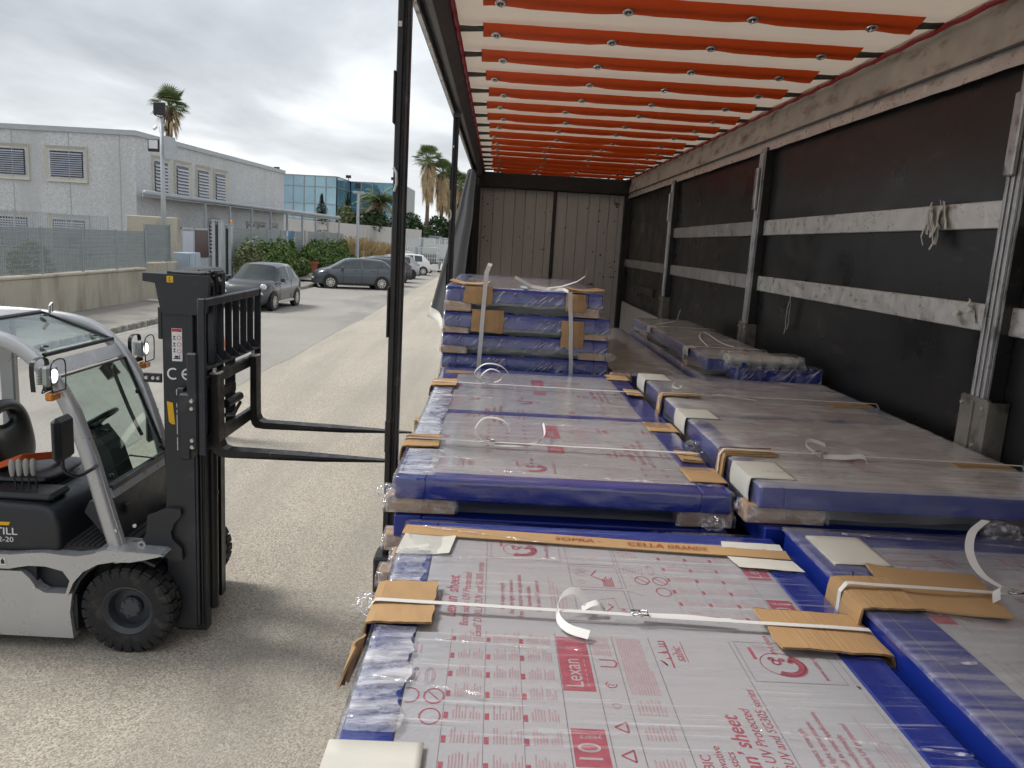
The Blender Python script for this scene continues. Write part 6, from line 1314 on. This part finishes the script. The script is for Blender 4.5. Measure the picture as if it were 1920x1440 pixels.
tree('dense dark green tree beside the far wall, left of the palms', -10.8, 92, 4.6, [(-10.8, 92, 3.6, 2.2, 1.8, 1.9), (-9.6, 92, 3.0, 1.5, 1.5, 1.6), (-11.9, 92.3, 2.9, 1.3, 1.4, 1.5)], 3400, .42, 'leaf_dark', 5)
tree('dense dark green tree under the tall palms', -7.2, 97, 5, [(-7.4, 97, 3.4, 2.4, 1.8, 2.0), (-5.4, 97, 3.2, 1.9, 1.6, 1.7), (-8.6, 97.3, 2.6, 1.4, 1.4, 1.4)], 3800, .42, 'leaf_dark', 6)
tree('rounded dark green tree left of the date palm', -14.2, 84.6, 4.4, [(-14.6, 84.6, 3.7, 1.5, 1.3, 1.4), (-13.2, 84.6, 3.9, 1.4, 1.2, 1.5)], 2600, .40, 'leaf_dark', 7)
tree('sparse brown green tree behind the boundary wall', -16.2, 84, 5, [(-16.3, 84, 4.3, .9, .9, 1.3)], 600, .4, 'leaf_pale', 8)
tree('dark green tree right beside the trailer curtain', -3.6, 104, 5, [(-3.8, 104, 3.4, 2.6, 1.8, 2.2)], 2400, .45, 'leaf_dark', 9)
def fan_palm(label, x, y, h_, cr, seed, n=46, skirt=90, sk=2.6, lean=(0, 0), group=None):
    rr = random.Random(seed); o = thing('fan_palm', label, 'palm tree', (x, y, 0), group=group); top = Vector((x+lean[0], y+lean[1], h_))
    MB().tube([(x, y, 0), (x+lean[0]*.3, y+lean[1]*.3, h_*.5), top], [.34, .22, .24], 10).build('trunk', 'trunk_bark', o, smooth=True)
    def frond(b, el, az, L_, fan, nl, droop, w_):
        d = Vector((math.cos(az)*math.cos(el), math.sin(az)*math.cos(el), math.sin(el))); s_ = d.cross(Vector((0, 0, 1))).normalized(); u_ = s_.cross(d)
        tip = top+d*L_*.5; b.tube([top, tip], [.03, .02], 4, caps=False)
        for i in range(nl):
            t = (i/(nl-1)-.5)*fan; ld = (d*math.cos(t)+s_*math.sin(t)).normalized(); m_ = tip+ld*L_*.34; e_ = tip+ld*L_*.60+Vector((0, 0, -droop*L_)); sd_ = ld.cross(u_).normalized()*w_
            b.add([tip, m_+sd_, e_, m_-sd_], [(0, 1, 2, 3)])
    b = MB()
    for i in range(n): frond(b, rr.uniform(-.35, 1.45), rr.uniform(0, 2*PI), cr*rr.uniform(.8, 1.1), 2.3, 13, rr.uniform(.02, .22), .045)
    b.build('crown', 'palm_green', o)
    b = MB()
    for i in range(skirt):
        zz = rr.random(); az = rr.uniform(0, 2*PI); p = top+Vector((math.cos(az)*.3, math.sin(az)*.3, -zz*sk*.75)); r_ = cr*(.52-.32*zz)*rr.uniform(.6, 1.1)
        for q in range(6):
            a2 = az+rr.uniform(-.35, .35); e_ = p+Vector((math.cos(a2)*r_, math.sin(a2)*r_, -sk*.42*rr.uniform(.6, 1.2))); m_ = p+(e_-p)*.45+Vector((0, 0, .22)); s_ = Vector((-math.sin(a2), math.cos(a2), 0))*.05
            b.add([p, m_+s_, e_, m_-s_], [(0, 1, 2, 3)])
    b.build('dead_fronds', 'palm_dry', o); return o
fan_palm('tallest fan palm with a thick skirt of dead fronds', -8.75, 96, 11.9, 1.95, 1, n=60, skirt=170, sk=4.6)
fan_palm('second fan palm behind the tallest, right of it', -7.2, 98, 10.6, 1.9, 2, n=60, skirt=170, sk=4.4)
fan_palm('third fan palm in the row, nearly behind the pillar and curtain', -6.2, 100, 9.9, 1.85, 3, n=60, skirt=160, sk=4.2)
fan_palm('farthest fan palm beside the trailer curtain', -5.2, 103, 9.6, 1.85, 4, n=60, skirt=140, sk=4.0)
fan_palm('lone windblown fan palm rising behind the grey building', -25.7, 62, 11.3, 1.6, 5, n=46, skirt=46, sk=2.2, lean=(.3, 0))
dp = thing('date_palm', 'broad feathery date palm behind the near pillar', 'palm tree', (-13.2, 86, 0)); rr = random.Random(3); top = Vector((-13.0, 86, 6.3))
MB().tube([(-13, 86, 0), (-13, 86, 6)], [.45, .38], 10).build('trunk', 'trunk_bark', dp)
def feather(b, az, el, L_, droop):
    d0 = Vector((math.cos(az), math.sin(az), 0)); pts = []
    for i in range(9): t = i/8; pts.append(top+d0*L_*t*math.cos(el*(1-t*.3))+Vector((0, 0, L_*(math.sin(el)*t-droop*t*t))))
    b.tube(pts, [.03]*9, 4, caps=False)
    for i in range(1, 26):
        t = i/26*8; k = int(t); p = pts[k].lerp(pts[min(k+1, 8)], t-k); s_ = Vector((-d0.y, d0.x, 0))
        for sg in (-1, 1):
            e_ = p+s_*sg*.5+d0*.2+Vector((0, 0, -.10-.2*rr.random())); b.add([p+d0*.07, e_, p-d0*.07], [(0, 1, 2)])
b = MB()
for i in range(46): feather(b, rr.uniform(0, 2*PI), rr.uniform(.1, 1.35), rr.uniform(2.4, 3.1), rr.uniform(.35, .75))
b.build('crown', 'palm_green', dp)
b = MB()
for i in range(12): feather(b, rr.uniform(0, 2*PI), rr.uniform(-.9, -.1), rr.uniform(1.8, 2.4), .6)
b.build('dead_fronds', 'palm_dry', dp)

# ------------------------------------------------------------------ cars
pm('car_grey', (0.062, 0.066, 0.07), .28, metal=.45, var=.04, coat=.6); pm('car_slate', (0.075, 0.088, 0.105), .28, metal=.45, var=.04, coat=.6); pm('car_silver', (0.40, 0.41, 0.42), .28, metal=.5, var=.04, coat=.6); pm('car_white', (0.70, 0.70, 0.69), .3, var=.03, coat=.5); pm('car_dark', (0.06, 0.065, 0.075), .28, metal=.4, coat=.6)
pm('car_glass', (0.035, 0.045, 0.046), .05, var=.4, scale=2.5, spec=.6); pm('car_black', (0.012, 0.012, 0.013), .6); pm('alloy', (0.55, 0.54, 0.50), .3, metal=.8); pm('tail_red', (0.45, 0.01, 0.02), .15, coat=.6); pm('head_clear', (0.65, 0.67, 0.68), .08, metal=.3, coat=.6); pm('seat_pale', (.5, .49, .46), .8)
def car(label, loc, rz, paint, spec_, dark_wheels=False):
    """local: +x forward, +y left.  spec_: list of stations (x, half width, z sill, z shoulder, z roof or bonnet, half width at roof) plus glass flags"""
    o = thing('parked_car', label, 'car', loc, rz if rz else 1e-6, 'cars parked along the kerb')
    st = spec_['st']; zb = spec_['zb']; bm_b = MB(); rows = []
    for x, w_, zs, zt, wt, fl in st:
        rows.append([(x, 0, zb), (x, w_*.80, zb), (x, w_*.97, zb+.10), (x, w_, (zb+zs)*.52), (x, w_*.985, zs-.05), (x, w_*.94 if zt > zs+.1 else w_*.90, zs), (x, wt+(.03 if zt > zs+.1 else 0), zt-(.09 if zt > zs+.1 else .012)), (x, wt*.86, zt-.012 if zt > zs+.1 else zt+.006), (x, wt*.45, zt+.012), (x, 0, zt+.018)])
    n = len(rows[0]); body, win = [], []; vs = []; N2 = 2*n-1
    for r_ in rows: vs += r_+[(p[0], -p[1], p[2]) for p in r_[-2::-1]]
    for i in range(len(rows)-1):
        fl = st[i][5]
        for j in range(N2-1):
            f = (i*N2+j, i*N2+j+1, (i+1)*N2+j+1, (i+1)*N2+j); jj = j if j < n-1 else N2-2-j
            g_ = (jj == 5 and 's' in fl) or (jj >= 6 and 't' in fl) or (jj == 5 and 't' in fl and 'a' in fl)
            (win if g_ else body).append(f)
    for i in (0, len(rows)-1): body.append(tuple(i*N2+j for j in range(N2)))
    def sub(faces, nm, mt, inset=0):
        ids = sorted({i for f in faces for i in f}); mp = {k: i for i, k in enumerate(ids)}; b = MB(); b.v = [vs[i] for i in ids]; b.f = [tuple(mp[i] for i in f) for f in faces]
        return b.build(nm, mt, o, smooth=True, sharp=48)
    bo = sub(body, 'body', paint); sub(win, 'windows', 'car_glass')
    for wx in spec_['wheels']:
        for s in (-1, 1):
            r_ = spec_['wr']; yo = s*(spec_['w']-.005); yi = s*(spec_['w']-.20); ym = (yo+yi)/2
            MB().lathe([(0, 0), (r_+.055, 0), (r_+.055, -s*.02), (r_+.07, -s*.03)], (wx, s*(spec_['w']+.004), r_+.012), 'y', 28).build('wheel_arch', 'car_black', o)
            wv = MB().lathe([(r_*.62, -.09), (r_*.95, -.10), (r_, -.06), (r_, .06), (r_*.95, .10), (r_*.62, .09)], (wx, s*(spec_['w']-.085), r_), 'y', 28).build('wheel', 'tyre', o, smooth=True, sharp=50)
            b = MB()
            for q in range(9):
                a = 2*PI*q/9; M_ = Matrix.Translation((wx, s*(spec_['w']+.0085), r_)) @ Matrix.Rotation(a, 4, 'Y'); b.box(-.022, .022, -.006, .006, .03, r_*.64, .003, M_)
            b.lathe([(0, s*.008), (.06, s*.008), (.06, -s*.02)], (wx, s*(spec_['w']+.006), r_), 'y', 14).lathe([(r_*.60, s*.012), (r_*.68, s*.012), (r_*.68, -s*.03)], (wx, s*(spec_['w']+.002), r_), 'y', 28)
            b.build('rim', 'car_black' if dark_wheels else 'alloy', wv)
    for s in (-1, 1):
        x, y, z, r_ = spec_['hl']; MB().lathe([(0, .035), (r_*.6, .030), (r_, .0), (r_, -.05)], (x, s*y, z), 'x', 18).build('headlight', 'head_clear', o, smooth=True)
        if 'fog' in spec_: x, y, z, r_ = spec_['fog']; MB().lathe([(0, .03), (r_*.7, .025), (r_, 0), (r_, -.05)], (x, s*y, z), 'x', 14).build('fog_light', 'head_clear', o, smooth=True)
        x, y, z, h_ = spec_['tl']; MB().box(x-.03, x+.10, s*(y-.09), s*(y+.025), z-h_/2, z+h_/2, .025).build('tail_light', 'tail_red', o)
        mx, mz = spec_['mir']; MB().box(mx-.06, mx+.06, s*(spec_['w']+.03), s*(spec_['w']+.19), mz-.06, mz+.08, .03).build('mirror', paint, o)
        for hx in spec_['hnd']: MB().box(hx-.09, hx+.09, s*(spec_['w']-.012), s*(spec_['w']+.014), spec_['hz']-.015, spec_['hz']+.015, .006).build('door_handle', 'alloy' if dark_wheels is None else paint, o)
        for px_ in spec_['seams']: MB().box(px_-.006, px_+.006, s*(spec_['w']-.01), s*(spec_['w']+.0015), zb+.12, spec_['hz']+.10).build('door_seam', 'car_black', o)
        MB().box(spec_['wheels'][1]+.35, spec_['wheels'][0]-.35, s*(spec_['w']-.03), s*(spec_['w']+.008), zb+.02, zb+.10, .01).build('sill', 'car_black' if 'fog' not in spec_ else 'alloy', o)
    x = st[-1][0]; MB().box(x-.01, x+.02, -.42, .42, zb+.07, zb+.19, .008).build('grille', 'car_black', o); MB().box(x+.0, x+.025, -.26, .26, zb+.24, zb+.33, .004).build('number_plate', 'decal_white', o)
    x = st[0][0]; MB().box(x-.022, x+.0, -.26, .26, zb+.42, zb+.53, .004).build('number_plate', 'decal_white', o); MB().box(x-.03, x+.08, -.70, .70, zb+.0, zb+.12, .02).build('rear_bumper', 'car_black', o)
    return o
S500 = dict(zb=.20, w=.81, wr=.29, wheels=(1.12, -1.18), hl=(1.62, .60, .78, .105), fog=(1.70, .56, .56, .07), tl=(-1.72, .68, .82, .26), mir=(.62, .98), hnd=(-.02,), hz=.86, seams=(.60, -.55),
  st=[(-1.77, .62, .55, .60, .50, ''), (-1.74, .74, .80, .84, .60, ''), (-1.66, .79, .97, 1.05, .58, 't'), (-1.30, .81, 1.0, 1.40, .55, ''), (-1.12, .81, .98, 1.455, .57, 's'), (-.55, .815, .95, 1.49, .58, ''), (-.47, .815, .95, 1.49, .58, 's'), (.10, .815, .93, 1.475, .58, 's'), (.33, .815, .93, 1.43, .58, 'tsa'), (.66, .81, .93, 1.17, .66, 'ta'), (.95, .80, .93, .97, .70, ''), (1.25, .78, .90, .93, .66, ''), (1.52, .74, .82, .85, .60, ''), (1.68, .66, .70, .74, .52, ''), (1.76, .56, .52, .56, .45, '')])
S5D = dict(zb=.19, w=.845, wr=.305, wheels=(1.22, -1.27), hl=(1.70, .60, .72, .11), tl=(-1.86, .70, .92, .20), mir=(.66, 1.0), hnd=(.0, -.85), hz=.90, seams=(.62, -.28, -1.05),
  st=[(-1.92, .68, .58, .62, .55, ''), (-1.90, .78, .80, .85, .66, ''), (-1.80, .82, 1.02, 1.08, .63, 't'), (-1.52, .84, 1.04, 1.36, .57, ''), (-1.36, .845, 1.02, 1.42, .58, 's'), (-.86, .845, 1.0, 1.465, .60, 's'), (-.34, .845, .98, 1.475, .60, ''), (-.26, .845, .98, 1.475, .60, 's'), (.20, .845, .965, 1.45, .60, 's'), (.42, .845, .96, 1.39, .60, 'tsa'), (.85, .84, .95, 1.14, .68, 'ta'), (1.16, .83, .94, .985, .74, ''), (1.45, .80, .88, .91, .70, ''), (1.70, .74, .78, .82, .62, ''), (1.84, .66, .64, .68, .55, ''), (1.92, .56, .46, .50, .45, '')])
def heading(dx, dy): return math.atan2(dy, dx)
car('small rounded dark grey city car facing the camera, nearest parked', (-7.93, 26.75, .004), heading(-.06, -1), 'car_grey', S500)
h5 = heading(-2.33, -.93)
car('slate grey five door hatchback seen side on, nose to the kerb', (-7.10, 38.85, .004), h5, 'car_slate', S5D)
car('dark hatchback mostly hidden behind the slate grey one', (-6.9, 42.1, .004), h5, 'car_dark', S5D)
car('dark grey hatchback, third in the angled row', (-7.0, 46.0, .004), h5, 'car_grey', S5D)
car('silver hatchback with black wheels seen from behind the pillar', (-6.9, 51.0, .004), h5, 'car_silver', S500, True)
car('white small car at the far end of the angled row', (-6.7, 57.0, .004), h5, 'car_white', S500)
# clutter in the far yard: wire trolleys and crates
def trolley(label, x, y, w_, d_, h_, mt, wheels=True, fill=None):
    o = thing('wire_trolley', label, 'trolley', (x, y, 0), group='wire trolleys in the far yard'); b = MB(); z0 = .25
    for i in range(9):
        u = i/8
        for (xa, ya) in ((x-w_/2+w_*u, y-d_/2), (x-w_/2+w_*u, y+d_/2)): b.box(xa-.025, xa+.025, ya-.02, ya+.02, z0, h_)
        for (xa, ya) in ((x-w_/2, y-d_/2+d_*u), (x+w_/2, y-d_/2+d_*u)): b.box(xa-.02, xa+.02, ya-.025, ya+.025, z0, h_)
    for z in (z0, z0+(h_-z0)*.5, h_):
        for s in (-1, 1): b.box(x-w_/2, x+w_/2, y+s*d_/2-.03, y+s*d_/2+.03, z-.03, z+.03).box(x+s*w_/2-.03, x+s*w_/2+.03, y-d_/2, y+d_/2, z-.03, z+.03)
    b.build('cage', mt, o); MB().box(x-w_/2, x+w_/2, y-d_/2, y+d_/2, z0-.06, z0-.01).build('base', 'car_black', o)
    for sx in (-1, 1):
        for sy in (-1, 1): MB().lathe([(0, -.03), (.1, -.03), (.1, .03), (0, .03)], (x+sx*w_*.4, y+sy*d_*.4, .1), 'y', 10).build('castor', 'car_black', o)
    if fill: MB().box(x-w_*.42, x+w_*.42, y-d_*.42, y+d_*.42, z0, z0+(h_-z0)*.7, .06).build('load', fill, o)
pm('trolley_white', (.62, .64, .64), .5)
W = ['nearest', 'second', 'third', 'fourth', 'fifth', 'sixth', 'seventh', 'eighth', 'ninth']
for i, (x, y, w_, d_, h_, f) in enumerate(((-7.6, 64, 1.6, 1.2, 2.1, 'paper'), (-5.8, 66, 1.5, 1.2, 1.9, 'grey_foam'), (-4.6, 69, 1.5, 1.2, 2.2, None), (-7.9, 71, 1.6, 1.2, 2.6, 'gate_blue'), (-6.0, 73, 1.6, 1.2, 2.6, 'paper'), (-4.4, 76, 1.4, 1.2, 2.6, None), (-7.2, 79, 1.7, 1.2, 2.7, 'grey_foam'), (-5.2, 82, 1.7, 1.2, 2.8, 'paper'), (-4.2, 64, 1.3, 1.1, 1.5, 'grey_foam'))):
    trolley(W[i]+' wire trolley in the far yard beyond the parked cars', x, y, w_, d_, h_, 'trolley_white', fill=f)
def scooter(label, x, y, rz, mt):
    o = thing('parked_scooter', label, 'scooter', (x, y, 0), rz, 'scooters in the far yard')
    for wx in (-.62, .62): MB().lathe([(.15, -.05), (.24, -.05), (.26, 0), (.24, .05), (.15, .05), (.15, -.05)], (wx, 0, .26), 'y', 18).build('wheel', 'tyre', o)
    MB().prism([(-.85, .55), (-.45, .75), (.0, .72), (.05, .35), (.38, .30), (.52, .95), (.60, .92), (.52, .25), (-.5, .22)], -.16, .16, 'y').build('body', mt, o); MB().box(-.75, .02, -.14, .14, .75, .84, .03).build('saddle', 'car_black', o)
    MB().tube([(.62, 0, .26), (.45, 0, 1.05)], .035, 8).tube([(.42, -.33, 1.08), (.45, 0, 1.04), (.42, .33, 1.08)], .018, 6).build('handlebar', 'car_black', o); MB().box(.47, .60, -.09, .09, .85, 1.0, .03).build('headlight', 'head_clear', o)
scooter('white scooter beyond the white car', -4.7, 61.5, .6, 'car_white'); scooter('silver scooter leaning near the trolleys', -3.9, 62.6, .9, 'car_silver'); scooter('dark motor scooter behind the angled row of cars', -8.2, 60.2, .4, 'car_dark')
